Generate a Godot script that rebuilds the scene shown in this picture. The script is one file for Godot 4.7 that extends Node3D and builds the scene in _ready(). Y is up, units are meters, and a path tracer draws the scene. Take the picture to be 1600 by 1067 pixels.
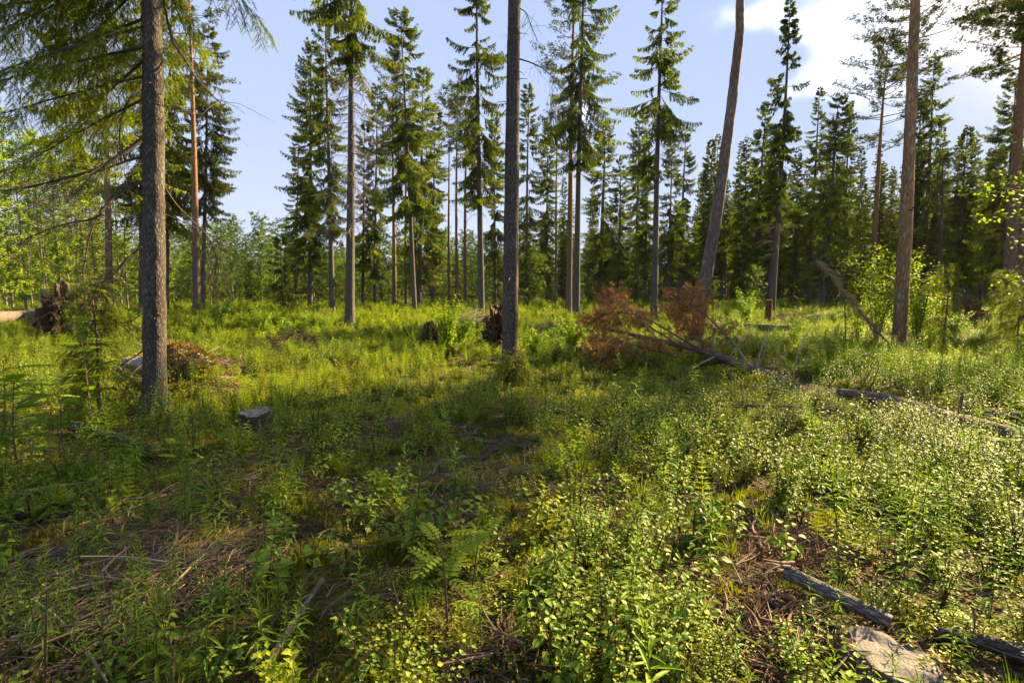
extends Node3D
# A thinned spruce and pine forest in low evening sun. Units are metres; the view runs towards -z.

const F := 924.0      # focal length in pixels of the 1600 wide photograph
const CX := 800.0
const CY := 533.5
const EYE := 1.7
const PITCH := 0.0878
const TRIPLE := [0, 1, 2]

class Geo:
	var v := PackedVector3Array()
	var n := PackedVector3Array()
	var c := PackedColorArray()
	var uv := PackedVector2Array()
	func put(t: Transform3D, g: Geo) -> void:
		v.append_array(t * g.v)
		c.append_array(g.c)
		if g.n.size():
			n.append_array(Transform3D(t.basis.orthonormalized(), Vector3.ZERO) * g.n)
		if g.uv.size():
			uv.append_array(g.uv)
	func tinted(k: Color) -> Geo:
		var o := Geo.new()
		o.v = v; o.n = n; o.uv = uv
		o.c = c.duplicate()
		for i in o.c.size():
			o.c[i] = o.c[i] * k
		return o
	func tri(p: Vector3, q: Vector3, r: Vector3, k: Color) -> void:
		v.push_back(p); v.push_back(q); v.push_back(r)
		c.push_back(k); c.push_back(k); c.push_back(k)
	func kite(b: Vector3, d: Vector3, s: Vector3, l: float, w: float, k: Color, bend := 0.0) -> void:
		var m := b + d * (l * 0.42)
		var t := b + d * l + Vector3(0, -bend * l, 0)
		tri(b, m - s * w, t, k)
		tri(b, t, m + s * w, k)
	func mesh() -> ArrayMesh:
		var a := []
		a.resize(Mesh.ARRAY_MAX)
		a[Mesh.ARRAY_VERTEX] = v
		if c.size() == v.size(): a[Mesh.ARRAY_COLOR] = c
		if n.size() == v.size(): a[Mesh.ARRAY_NORMAL] = n
		if uv.size() == v.size(): a[Mesh.ARRAY_TEX_UV] = uv
		var m := ArrayMesh.new()
		m.add_surface_from_arrays(Mesh.PRIMITIVE_TRIANGLES, a)
		return m

var rng := RandomNumberGenerator.new()
var swell := FastNoiseLite.new()
var rough := FastNoiseLite.new()
var patchy := FastNoiseLite.new()
var M := {}
var counts := {}
var zones := {}
var keepouts := []
var mounds := []

# ---------------------------------------------------------------- names and tags
func numbered(called: String) -> String:
	counts[called] = counts.get(called, 0) + 1
	return called if counts[called] == 1 else "%s_%03d" % [called, counts[called] - 1]

func tag(o: Node3D, label: String, category := "", group := "", kind := "") -> Node3D:
	if label: o.set_meta("label", label)
	if category: o.set_meta("category", category)
	if group: o.set_meta("group", group)
	if kind: o.set_meta("kind", kind)
	return o

func thing(called: String, label: String, category: String, at := Vector3.ZERO, group := "") -> Node3D:
	var o := Node3D.new()
	o.name = numbered(called)
	add_child(o, true)
	o.position = at
	return tag(o, label, category, group)

func part(parent: Node3D, called: String, m: Mesh, mat: Material, kind := "") -> MeshInstance3D:
	var o := MeshInstance3D.new()
	o.name = called
	o.mesh = m
	o.material_override = mat
	parent.add_child(o, true)
	if kind: o.set_meta("kind", kind)
	return o

func solo(called: String, m: Mesh, mat: Material, label: String, category: String, at := Vector3.ZERO, group := "", kind := "") -> MeshInstance3D:
	var o := MeshInstance3D.new()
	o.name = numbered(called)
	o.mesh = m
	o.material_override = mat
	add_child(o, true)
	o.position = at
	tag(o, label, category, group, kind)
	return o

func copy_of(src: Node3D, at: Vector3, turn: float, size: float, label := "") -> Node3D:
	var base := String(src.name).rstrip("0123456789").rstrip("_")
	var o: Node3D = src.duplicate()
	o.name = numbered(base)
	add_child(o, true)
	o.position = at
	o.rotation = Vector3(0, turn, 0)
	o.scale = Vector3.ONE * size
	if label: o.set_meta("label", label)
	return o

# ---------------------------------------------------------------- placing
const FAR_MARKS := [[-60, "the left margin"], [102, "the left root plate"], [171, "the pale pinkish pine"], [241, "the big dark spruce"], [307, "the orange barked pine"], [390, "the clear gap of sky"], [502, "the slim spruce pair"],
	[547, "the curly branched trunk"], [616, "the thin orange pine"], [650, "the heavy topped spruce"], [714, "the three thin pine stems"], [752, "the thin crowned grey spruce"], [797, "the middle trunk"], [840, "the shaggy spruce"],
	[895, "the close pair of stems"], [940, "the broad dense spruce"], [1025, "the tall open spruce"], [1095, "the leaning pine"], [1206, "the spire topped spruce"], [1290, "the bent dead sapling"], [1365, "the reddish stemmed pine"],
	[1405, "the straight brown pine"], [1450, "the ragged spruce"], [1505, "the pointed spruce"], [1580, "the right edge pine"]]
const NEAR_MARKS := [[400, 660, "the low cut stump"], [241, 640, "the big dark spruce"], [60, 785, "the pale forked branch"], [150, 910, "the twig litter at lower left"], [284, 750, "the small yellow rowan"], [543, 880, "the dark stemmed birch shoot"],
	[460, 1010, "the pale barked pole"], [700, 960, "the glossy rowan"], [920, 980, "the round leaved shrub"], [1110, 840, "the bright birch bush"], [1390, 1045, "the weathered stump"], [1300, 960, "the broken log"], [1400, 900, "the grey green birch shoot"],
	[1220, 661, "the thin straight pole"], [1450, 660, "the long rotting log"], [797, 610, "the middle trunk"], [160, 690, "the slim grey log"], [35, 760, "the broad shaded rowan"], [1590, 750, "the rowan at the right margin"], [680, 718, "the brown stick"],
	[75, 1060, "the dry stalk in the corner"], [1240, 860, "the sunny bare patch"], [440, 820, "the pale tipped fireweed"]]

func pixel(p: Vector3) -> Vector2:
	var v := (p - Vector3(0, EYE, 0)).rotated(Vector3.RIGHT, PITCH)
	return Vector2(CX - F * v.x / v.z, CY + F * v.y / v.z)

func where_far(p: Vector3) -> String:
	var px := pixel(p).x
	var best: Array = FAR_MARKS[0]
	for m in FAR_MARKS:
		if absf(m[0] - px) < absf(best[0] - px): best = m
	var dx: float = px - best[0]
	var gap := "well " if absf(dx) > 34.0 else "just " if absf(dx) < 18.0 else ""
	return (gap + "left of " if dx < -9.0 else gap + "right of " if dx > 9.0 else "straight behind ") + best[1]

func where_near(p: Vector3) -> String:
	var q := pixel(p)
	var best: Array = NEAR_MARKS[0]
	for m in NEAR_MARKS:
		if Vector2(m[0] - q.x, (m[1] - q.y) * 1.6).length() < Vector2(best[0] - q.x, (best[1] - q.y) * 1.6).length(): best = m
	var dx: float = q.x - best[0]
	var dy: float = (q.y - best[1]) * 1.6
	var gap := "well " if Vector2(dx, dy).length() > 110.0 else "just " if Vector2(dx, dy).length() < 50.0 else ""
	if absf(dx) > absf(dy) * 2.2: return gap + ("left of " if dx < 0 else "right of ") + best[2]
	if absf(dy) < absf(dx) * 2.2: return gap + ("behind " if dy < 0 else "in front of ") + ("and left of " if dx < 0 else "and right of ") + best[2]
	return gap + ("behind " if dy < 0 else "in front of ") + best[2]

func rnd(a: float, b: float) -> float:
	return rng.randf_range(a, b)

func hgt(x: float, z: float) -> float:
	var d := -z
	var h := 0.30 * swell.get_noise_2d(x, z) * smoothstep(3.0, 16.0, d)
	h += (0.10 + 0.14 * smoothstep(6.0, 12.0, d)) * rough.get_noise_2d(x, z) * smoothstep(1.0, 5.0, d)
	for m in mounds:
		var q := Vector2((x - m[0]) / m[2], (z - m[1]) / m[3]).length()
		if q < 1.0:
			h += m[4] * (1.0 - q * q) * (1.0 - q * q)
	return h

func ray(px: float, py: float) -> Vector3:
	var v := Vector3((px - CX) / F, -(py - CY) / F, -1.0).rotated(Vector3.RIGHT, -PITCH)
	return v / -v.z

func at(px: float, py: float, depth: float) -> Vector3:
	return Vector3(0, EYE, 0) + ray(px, py) * depth

func ground(px: float, py: float) -> Vector3:
	var d := ray(px, py)
	var t := 0.5
	var last := t
	while t < 140.0:
		var p := Vector3(0, EYE, 0) + d * t
		if p.y < hgt(p.x, p.z):
			break
		last = t
		t *= 1.02
	for i in 12:
		var m := (last + t) * 0.5
		var p := Vector3(0, EYE, 0) + d * m
		if p.y < hgt(p.x, p.z): t = m
		else: last = m
	var q := Vector3(0, EYE, 0) + d * t
	return Vector3(q.x, hgt(q.x, q.z), q.z)

func on_ground(x: float, z: float, lift := 0.0) -> Vector3:
	return Vector3(x, hgt(x, z) + lift, z)

func at_depth(px: float, depth: float) -> Vector3:
	var x := (px - CX) / F * depth
	return on_ground(x, -depth)

func zone(kind: String, px0: float, py0: float, px1: float, py1: float, strength := 1.0) -> void:
	var d0 := -ground((px0 + px1) / 2, py1).z
	var d1 := -ground((px0 + px1) / 2, py0).z
	var dc := (d0 + d1) / 2
	if not zones.has(kind): zones[kind] = []
	zones[kind].append([((px0 + px1) / 2 - CX) / F * dc, -dc, maxf(0.1, (px1 - px0) / 2 / F * dc), maxf(0.1, (d1 - d0) / 2), strength])

func zval(kind: String, x: float, z: float) -> float:
	var best := 0.0
	for a in zones.get(kind, []):
		var q := Vector2((x - a[0]) / a[2], (z - a[1]) / a[3]).length()
		best = maxf(best, a[4] * (1.0 - smoothstep(0.65, 1.15, q)))
	return best

func aim(dir: Vector3, up := Vector3.UP) -> Basis:
	var x := dir.normalized()
	if absf(x.dot(up)) > 0.98: up = Vector3(0.3, 0.1, 1)
	var z := x.cross(up).normalized()
	return Basis(x, z.cross(x), z)

func jit(k: Color, a: float) -> Color:
	var s := 1.0 + rnd(-a, a)
	return Color(k.r * s * rnd(1.0 - a * 0.5, 1.0 + a * 0.5), k.g * s, k.b * s)

# ---------------------------------------------------------------- shapes
func tube(g: Geo, pts: PackedVector3Array, radii: PackedFloat32Array, sides: int, colors: PackedColorArray, caps := false, lumpy := 0.0) -> void:
	var rings := []
	var nrm := []
	var up := Vector3(0.11, 0.05, 1).normalized()
	var count := pts.size()
	var run := 0.0
	var runs := PackedFloat32Array()
	for i in count:
		var dir := (pts[mini(i + 1, count - 1)] - pts[maxi(i - 1, 0)]).normalized()
		var a := (up - dir * up.dot(dir))
		a = a.normalized() if a.length() > 0.01 else dir.cross(Vector3.RIGHT).normalized()
		up = a
		var b := dir.cross(a)
		var ring := PackedVector3Array()
		var rn := PackedVector3Array()
		for j in sides + 1:
			var th := TAU * (j % sides) / sides + PI
			var o := a * cos(th) + b * sin(th)
			var r := radii[i]
			if lumpy > 0.0:
				var q := pts[i] + o * r
				r *= 1.0 + lumpy * rough.get_noise_3d(q.x * 9.0, q.y * 5.0, q.z * 9.0) * 2.0
			ring.push_back(pts[i] + o * r)
			rn.push_back(o)
		rings.append(ring)
		nrm.append(rn)
		if i: run += pts[i].distance_to(pts[i - 1])
		runs.push_back(run)
	for i in count - 1:
		var r0: PackedVector3Array = rings[i]
		var r1: PackedVector3Array = rings[i + 1]
		var n0: PackedVector3Array = nrm[i]
		var n1: PackedVector3Array = nrm[i + 1]
		var c0 := colors[mini(i, colors.size() - 1)]
		var c1 := colors[mini(i + 1, colors.size() - 1)]
		var around := TAU * maxf(radii[0], 0.03)
		for j in sides:
			var u0 := around * j / sides
			var u1 := around * (j + 1) / sides
			g.v.append_array([r0[j], r1[j], r1[j + 1], r0[j], r1[j + 1], r0[j + 1]])
			g.n.append_array([n0[j], n1[j], n1[j + 1], n0[j], n1[j + 1], n0[j + 1]])
			g.c.append_array([c0, c1, c1, c0, c1, c0])
			g.uv.append_array([Vector2(u0, runs[i]), Vector2(u0, runs[i + 1]), Vector2(u1, runs[i + 1]), Vector2(u0, runs[i]), Vector2(u1, runs[i + 1]), Vector2(u1, runs[i])])
	if caps:
		for e in [0, count - 1]:
			var ring: PackedVector3Array = rings[e]
			var dir := (pts[e] - pts[1 if e == 0 else count - 2]).normalized()
			var k := Color(0.30, 0.22, 0.14)
			for j in sides:
				if e == 0: g.v.append_array([pts[e], ring[j], ring[j + 1]])
				else: g.v.append_array([pts[e], ring[j + 1], ring[j]])
				g.n.append_array([dir, dir, dir])
				g.c.append_array([k, k, k])
				g.uv.append_array([Vector2.ZERO, Vector2(0.03, 0.02), Vector2(0.05, 0.0)])

func bend_path(pts: Array, steps: int) -> PackedVector3Array:
	var curve := Curve3D.new()
	for i in pts.size():
		var t: Vector3 = (pts[mini(i + 1, pts.size() - 1)] - pts[maxi(i - 1, 0)]) / 6.0
		curve.add_point(pts[i], -t, t)
	var out := PackedVector3Array()
	var rough_length := 0.0
	for i in pts.size() - 1: rough_length += (pts[i + 1] - pts[i]).length()
	curve.bake_interval = maxf(0.01, rough_length / 24.0)
	var whole := curve.get_baked_length()
	for i in steps + 1:
		out.push_back(curve.sample_baked(whole * i / steps, true))
	return out

func taper(n: int, r0: float, r1: float, power := 1.0) -> PackedFloat32Array:
	var out := PackedFloat32Array()
	for i in n:
		out.push_back(lerpf(r0, r1, pow(float(i) / (n - 1), power)))
	return out

func limb(pts: Array, r0: float, r1: float, sides: int, k: Color, steps := 8, caps := false) -> Geo:
	var g := Geo.new()
	var p := bend_path(pts, steps)
	tube(g, p, taper(p.size(), r0, r1), sides, PackedColorArray([k]), caps, 0.06 if sides > 7 else 0.0)
	return g

# ---------------------------------------------------------------- conifer pieces
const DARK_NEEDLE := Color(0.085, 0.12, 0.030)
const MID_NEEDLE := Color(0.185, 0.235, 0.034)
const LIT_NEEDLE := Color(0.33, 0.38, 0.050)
const DEAD_TWIG := Color(0.20, 0.155, 0.115)
const SPRUCE_BARK := Color(0.25, 0.235, 0.225)

var sprays := {}      # length index -> [ {leaf, wood} ... ]
var deads := []
const LENGTHS := [0.3, 0.6, 1.0, 1.4, 1.9, 2.5]

func droop_at(s: float, l: float, sag: float) -> Vector3:
	return Vector3(s * l, l * (-sag * s + sag * 1.05 * s * s * s), 0)

func make_spray(l: float) -> Dictionary:
	var leaf := Geo.new()
	var wood := Geo.new()
	var sag := rnd(0.18, 0.34)
	var axis := []
	for i in 6:
		axis.append(droop_at(i / 5.0, l, sag) + Vector3(0, 0, rnd(-0.02, 0.02) * l * i))
	tube(wood, PackedVector3Array(axis), taper(6, 0.008 + 0.006 * l, 0.003), 3, PackedColorArray([Color(0.16, 0.12, 0.09)]))
	var n := int(6 + l * 11)
	for i in n:
		var s := lerpf(0.22, 0.99, (i + rnd(0, 0.8)) / n)
		var b := droop_at(s, l, sag)
		var side := -1.0 if i % 2 else 1.0
		var reach := (0.10 + 0.30 * l * pow(1.0 - s, 0.75)) * rnd(0.7, 1.15)
		reach = minf(reach, 0.62)
		var d := Vector3(rnd(0.4, 0.9), rnd(-0.75, 0.0), side * rnd(0.3, 1.0)).normalized()
		var hang := rnd(0.4, 3.2)
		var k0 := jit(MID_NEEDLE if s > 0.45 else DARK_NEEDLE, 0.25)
		var m := maxi(2, int(reach / 0.075))
		var p := b
		var dd := d
		for q in m:
			var step := reach / m
			dd = (d + Vector3(0, -hang * 1.4 * q / m, 0)).normalized()
			var sd := dd.cross(Vector3.UP).normalized()
			var end := float(q + 1) / m
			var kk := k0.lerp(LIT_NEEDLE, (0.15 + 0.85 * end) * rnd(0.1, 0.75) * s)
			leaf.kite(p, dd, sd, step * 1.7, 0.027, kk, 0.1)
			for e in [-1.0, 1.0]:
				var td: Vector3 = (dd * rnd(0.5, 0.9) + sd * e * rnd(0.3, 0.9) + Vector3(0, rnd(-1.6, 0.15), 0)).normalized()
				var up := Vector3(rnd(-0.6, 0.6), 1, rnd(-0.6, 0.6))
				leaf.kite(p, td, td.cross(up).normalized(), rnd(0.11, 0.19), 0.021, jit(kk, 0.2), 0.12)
			p += dd * step
	return {"leaf": leaf, "wood": wood, "l": l}

func make_dead(l: float) -> Geo:
	var g := Geo.new()
	var axis := []
	var sag := rnd(0.2, 0.7)
	var curl := rnd(0.3, 0.9)
	for i in 7:
		var s := i / 6.0
		axis.append(Vector3(s * l * (1.0 - 0.25 * s * sag), -sag * l * s * s + 0.25 * curl * l * s * s * s, rnd(-0.03, 0.03) * l))
	tube(g, PackedVector3Array(axis), taper(7, 0.013, 0.004), 3, PackedColorArray([DEAD_TWIG]))
	for i in int(5 + l * 7):
		var s := rnd(0.2, 1.0)
		var b: Vector3 = axis[int(s * 6)]
		var d := Vector3(rnd(0.1, 0.9), rnd(-1.0, 0.1), rnd(-1, 1)).normalized()
		var ll := rnd(0.12, 0.42)
		var e1 := b + d * ll * 0.5
		var e2 := b + d * ll + Vector3(0, -0.08, 0)
		tube(g, PackedVector3Array([b, e1, e2]), PackedFloat32Array([0.006, 0.004, 0.002]), 3, PackedColorArray([jit(DEAD_TWIG, 0.2)]))
	return g

func prepare_sprays() -> void:
	for i in LENGTHS.size():
		var many := []
		for k in (3 if i > 2 else 2):
			var s := make_spray(LENGTHS[i])
			many.append(s)
		var all := []
		for s in many:
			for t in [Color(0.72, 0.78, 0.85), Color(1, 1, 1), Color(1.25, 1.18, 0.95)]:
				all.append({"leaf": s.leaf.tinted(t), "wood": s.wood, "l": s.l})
		sprays[i] = all
	for l in [0.5, 0.9, 1.3, 1.8]:
		for k in 3:
			deads.append([l, make_dead(l)])

func spray_for(l: float, tone := -1) -> Dictionary:
	var best := 0
	for i in LENGTHS.size():
		if absf(LENGTHS[i] - l) < absf(LENGTHS[best] - l): best = i
	var all: Array = sprays[best]
	var pick: int = rng.randi() % (all.size() / 3) * 3
	return all[pick + (tone if tone >= 0 and rng.randf() < 0.75 else rng.randi() % 3)]

func trunk_geo(h: float, r: float, sides: int, low: Color, high: Color, change := 0.5, wander := 0.06, bow := Vector3.ZERO) -> Geo:
	var g := Geo.new()
	var n := 22
	var pts := PackedVector3Array()
	var rad := PackedFloat32Array()
	var col := PackedColorArray()
	var ph := rnd(0, 9)
	for i in n + 1:
		var t := float(i) / n
		var tt := t * t * 0.35 + t * 0.65
		var y := h * tt - 0.15 * (1.0 - t)
		pts.push_back(Vector3(wander * sin(tt * 5.0 + ph) * tt, y, wander * cos(tt * 4.0 + ph) * tt) + bow * (tt * (1.0 - tt) * 4.0))
		rad.push_back(r * pow(1.0 - tt, 0.8) * (1.0 + 0.45 * exp(-maxf(y, 0.0) / 0.22)) + 0.004)
		col.push_back(jit(low.lerp(high, smoothstep(change - 0.2, change + 0.2, tt)), 0.06))
	tube(g, pts, rad, sides, col)
	return g

# p: h height, r trunk radius, cb crown base 0..1, w crown half width, dead where dead branches begin 0..1,
# gap share of missing branches, thick how close the whorls stand, hang extra droop, lean direction of longer branches
func spruce(o: Node3D, p: Dictionary) -> void:
	var h: float = p.h
	var cb: float = p.cb
	part(o, "trunk", trunk_geo(h, p.r, p.get("sides", 10), p.get("bark", SPRUCE_BARK), p.get("bark", SPRUCE_BARK) * Color(0.95, 0.88, 0.82), 0.6, 0.05).mesh(), M.bark)
	var wood := Geo.new()
	var leaf := Geo.new()
	var y: float = cb * h
	var top := h - 0.15
	var hang: float = p.get("hang", 0.0)
	var gap: float = p.get("gap", 0.1)
	var thick: float = p.get("thick", 1.0)
	var side: Vector3 = p.get("lean", Vector3.ZERO)
	var whim := rnd(0, 20)
	while y < top:
		var t := (y - cb * h) / (h - cb * h)
		var round_ := pow(1.0 - t, p.get("shape", 0.52)) * smoothstep(-0.12, 0.18, t)
		var lumps := 0.84 + 0.3 * absf(sin(y * 1.3 + whim) * cos(y * 0.53 + whim * 2.0))
		var n := 4 if t < 0.9 else 3
		var turn := rnd(0, TAU)
		for i in n:
			if rng.randf() < gap: continue
			var thin := rough.get_noise_3d(whim * 3.0 + cos(turn + TAU * i / n) * 1.4, y * 0.9, sin(turn + TAU * i / n) * 1.4)
			if thin < p.get("holes", -0.13) and t < 0.93: continue
			var th := turn + TAU * i / n + rnd(-0.4, 0.4)
			var out := Vector3(cos(th), 0, sin(th))
			var l: float = p.w * round_ * lumps * (0.3 + 1.0 * sqrt(rng.randf())) * (1.0 + side.dot(out)) + 0.16
			if l < 0.15: continue
			var s := spray_for(l, p.get("tone", -1) + (1 if p.has("tone") else 0))
			var pitch := lerpf(-0.38 - hang, 0.5, smoothstep(0.3, 1.0, t)) + rnd(-0.4, 0.3)
			var b := Basis(Vector3.UP, -th) * Basis(Vector3.BACK, pitch) * Basis(Vector3.RIGHT, rnd(-0.8, 0.8))
			var k: float = clampf(l / s.l, 0.6, 1.3)
			var tr := Transform3D(b.scaled_local(Vector3(k, k, k)), Vector3(0, y + rnd(-0.5, 0.4) * (1.0 - t * 0.8), 0))
			leaf.put(tr, s.leaf)
			wood.put(tr, s.wood)
		y += lerpf(0.25, 0.14, t) / thick
	# the leader
	for i in 7:
		leaf.kite(Vector3(0, h - 0.5 + i * 0.08, 0), Vector3(cos(i * 2.4), 1.6, sin(i * 2.4)).normalized(), Vector3(sin(i * 2.4), 0, -cos(i * 2.4)), 0.2, 0.02, LIT_NEEDLE)
	var dead: float = p.get("dead", cb)
	y = dead * h
	while y < (cb + (1.0 - cb) * 0.25) * h:
		var th := rnd(0, TAU)
		var d: Array = deads[rng.randi() % deads.size()]
		var k: float = minf(1.25, p.w * rnd(0.4, 1.0) / d[0])
		wood.put(Transform3D((Basis(Vector3.UP, th) * Basis(Vector3.BACK, rnd(-0.3, 0.15))).scaled_local(Vector3.ONE * k), Vector3(0, y, 0)), d[1])
		y += rnd(0.05, 0.32) / p.get("deadness", 1.0)
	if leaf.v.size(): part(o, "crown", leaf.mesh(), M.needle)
	part(o, "branches", wood.mesh(), M.twig, "stuff")

var tufts := []
func make_tuft(size: float, n: int, k: Color, wide := 0.0085) -> Geo:
	var g := Geo.new()
	for i in n:
		var d := Vector3(rnd(-0.25, 1.0), rnd(-0.75, 0.9), rnd(-0.9, 0.9)).normalized()
		g.kite(Vector3.ZERO, d, d.cross(Vector3(rnd(-1, 1), 1, rnd(-1, 1))).normalized(), size * rnd(0.7, 1.1), wide, jit(k, 0.25))
	return g

func clump(leaf: Geo, wood: Geo, p: Vector3, dir: Vector3, l: float, n: int, set_: Array, wk: Color) -> void:
	var e := p + dir * l
	tube(wood, PackedVector3Array([p, p + dir * l * 0.5 + Vector3(0, rnd(-0.03, 0.03), 0), e]), PackedFloat32Array([0.012, 0.008, 0.004]), 3, PackedColorArray([wk]))
	for i in n:
		var s := lerpf(0.35, 1.0, float(i) / maxf(1.0, n - 1))
		var q := p.lerp(e, s) + Vector3(rnd(-1, 1), rnd(-0.6, 1), rnd(-1, 1)) * 0.13
		var d := (dir + Vector3(rnd(-0.7, 0.7), rnd(-0.1, 0.8), rnd(-0.7, 0.7))).normalized()
		var tf: Geo = set_[rng.randi() % set_.size()]
		leaf.put(Transform3D(aim(d).scaled_local(Vector3.ONE * rnd(0.8, 1.25)), q), tf)

func pine(o: Node3D, p: Dictionary) -> void:
	var h: float = p.h
	var orange := Color(0.46, 0.245, 0.12)
	var low := Color(0.26, 0.19, 0.15)
	part(o, "trunk", trunk_geo(h, p.r, p.get("sides", 12), p.get("low", low), p.get("high", orange), p.get("change", 0.35), 0.10, p.get("bow", Vector3.ZERO)).mesh(), M.pine_bark)
	var wood := Geo.new()
	var leaf := Geo.new()
	var n: int = p.get("limbs", 34)
	for i in n:
		var t := (i + rnd(0, 1)) / n
		if t < 0.4 and rng.randf() < 0.45: continue
		var y := lerpf(p.cb * h, h - 0.25, t) + rnd(-0.3, 0.3)
		var th := i * 2.4 + rnd(-1.0, 1.0)
		var l: float = p.w * (0.30 + 0.75 * sin(PI * clampf(0.28 + t * 0.68, 0, 1))) * rnd(0.4, 1.15)
		var out := Vector3(cos(th), 0, sin(th))
		var rise := lerpf(0.05, 0.8, t) + rnd(-0.35, 0.35)
		var a := Vector3(0, y, 0)
		var b := a + (out + Vector3(rnd(-0.3, 0.3), 0, rnd(-0.3, 0.3))) * l * 0.5 + Vector3(0, rise * l * rnd(-0.1, 0.6), 0)
		var c := a + out * l + Vector3(rnd(-0.1, 0.1), rise * l * 0.9, rnd(-0.1, 0.1))
		tube(wood, bend_path([a, b, c], 5), taper(6, 0.014 + 0.008 * l, 0.006), 4, PackedColorArray([orange * Color(0.8, 0.85, 0.9)]))
		var m := int(4 + l * 4.6)
		for k in m:
			var s := lerpf(0.35, 1.0, (k + rnd(0, 0.6)) / m)
			var q := (a.lerp(b, s * 2.0) if s < 0.5 else b.lerp(c, s * 2.0 - 1.0))
			var d := (out * rnd(0.2, 1.0) + Vector3(rnd(-0.9, 0.9), rnd(-0.15, 0.7), rnd(-0.9, 0.9))).normalized()
			clump(leaf, wood, q, d, rnd(0.25, 0.6), int(p.get("tufts", 6)), tufts, Color(0.24, 0.16, 0.11))
	var y: float = p.get("dead", p.cb) * h
	while y < p.cb * h:
		var d: Array = deads[rng.randi() % deads.size()]
		wood.put(Transform3D(Basis(Vector3.UP, rnd(0, TAU)).scaled_local(Vector3.ONE * rnd(0.4, 0.9)), Vector3(0, y, 0)), d[1])
		y += rnd(0.25, 0.9)
	part(o, "crown", leaf.mesh(), M.needle)
	part(o, "branches", wood.mesh(), M.twig, "stuff")

const BIRCH_LEAF := Color(0.33, 0.46, 0.034)
func birch(o: Node3D, p: Dictionary) -> void:
	var h: float = p.h
	var wood := Geo.new()
	var leaf := Geo.new()
	var trunk := trunk_geo(h, p.r, 6, p.get("bark", Color(0.30, 0.26, 0.22)), Color(0.22, 0.17, 0.13), 0.7, 0.16)
	part(o, "trunk", trunk.mesh(), M.twig)
	var n: int = p.limbs
	var size: float = p.leaf
	var tone: Color = p.get("tone", BIRCH_LEAF)
	for i in n:
		var t := pow((i + rnd(0, 1)) / n, 0.9)
		var y := lerpf(p.cb * h, h * 0.97, t)
		var th := i * 2.4 + rnd(-0.6, 0.6)
		var l: float = p.w * (0.35 + 0.75 * sin(PI * (0.22 + 0.76 * t))) * rnd(0.6, 1.15)
		var out := Vector3(cos(th), 0, sin(th))
		var rise := rnd(0.35, 0.95)
		var a := Vector3(0, y, 0)
		var b := a + out * l * 0.6 + Vector3(0, rise * l * 0.5, 0)
		var c := a + out * l + Vector3(0, rise * l * 0.7 - 0.08 * l, 0)
		var pts := bend_path([a, b, c], 4)
		tube(wood, pts, taper(5, 0.006 + 0.006 * l, 0.003), 3, PackedColorArray([Color(0.17, 0.12, 0.09)]))
		var shade := jit(tone, 0.18)
		for k in int(p.twigs):
			var s := rnd(0.2, 1.0)
			var q: Vector3 = pts[int(s * 4.0)] + Vector3(rnd(-0.06, 0.06), rnd(-0.06, 0.06), rnd(-0.06, 0.06))
			var d := (out * rnd(0.0, 1.0) + Vector3(rnd(-0.9, 0.9), rnd(-0.5, 0.7), rnd(-0.9, 0.9))).normalized()
			var tl: float = rnd(0.2, 0.5) * p.get("twig_length", 1.0)
			wood.kite(q, d, d.cross(Vector3.UP).normalized(), tl, 0.004, Color(0.15, 0.11, 0.08))
			for m in int(p.per):
				var w: Vector3 = q + d * tl * (m + 1.0) / p.per + Vector3(rnd(-1, 1), rnd(-1, 1), rnd(-1, 1)) * 0.06
				var ld := Vector3(rnd(-1, 1), rnd(-0.9, 0.3), rnd(-1, 1)).normalized()
				leaf.kite(w, ld, ld.cross(Vector3(rnd(-1, 1), 1.2, rnd(-1, 1))).normalized(), size * rnd(0.75, 1.25), size * 0.38, jit(shade, 0.2))
	part(o, "crown", leaf.mesh(), M.leaf)
	part(o, "branches", strip_uv(wood).mesh(), M.twig, "stuff")

func strip_uv(g: Geo) -> Geo:
	if g.n.size() != g.v.size(): g.n = PackedVector3Array()
	if g.uv.size() != g.v.size(): g.uv = PackedVector2Array()
	return g

# ---------------------------------------------------------------- low plants: each returns {stem, leaf (shape), at: [Transform3D, ...]}
func blade_leaf(l: float, w: float, k: Color, sag := 0.25, fold := 0.12) -> Geo:
	var g := Geo.new()
	var pts := []
	for i in 4:
		var s := i / 3.0
		var ww: float = w * [0.12, 0.5, 0.42, 0.0][i]
		pts.append([Vector3(s * l, -sag * l * s * s + fold * w * 0, 0), ww])
	for i in 3:
		var a: Vector3 = pts[i][0]
		var b: Vector3 = pts[i + 1][0]
		for e in [-1.0, 1.0]:
			var a2: Vector3 = a + Vector3(0, fold * w, e * pts[i][1])
			var b2: Vector3 = b + Vector3(0, fold * w, e * pts[i + 1][1])
			g.tri(a, a2, b2, k)
			g.tri(a, b2, b, k)
	return g

func round_leaf(l: float, w: float, k: Color, curl := 0.16, fold := 0.16) -> Geo:
	var g := Geo.new()
	var prof := [[0.0, 0.0], [0.14, 0.34], [0.36, 0.5], [0.62, 0.36], [0.84, 0.14], [1.0, 0.0]]
	for i in prof.size() - 1:
		var s0: float = prof[i][0]
		var s1: float = prof[i + 1][0]
		var a := Vector3(s0 * l, -curl * l * s0 * s0, 0)
		var b := Vector3(s1 * l, -curl * l * s1 * s1, 0)
		for e in [-1.0, 1.0]:
			var kk := jit(k, 0.10)
			var a2: Vector3 = a + Vector3(0, fold * w * prof[i][1] * 1.6, e * w * prof[i][1])
			var b2: Vector3 = b + Vector3(0, fold * w * prof[i + 1][1] * 1.6, e * w * prof[i + 1][1])
			g.tri(a, a2, b2, kk)
			g.tri(a, b2, b, kk)
	return g

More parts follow.
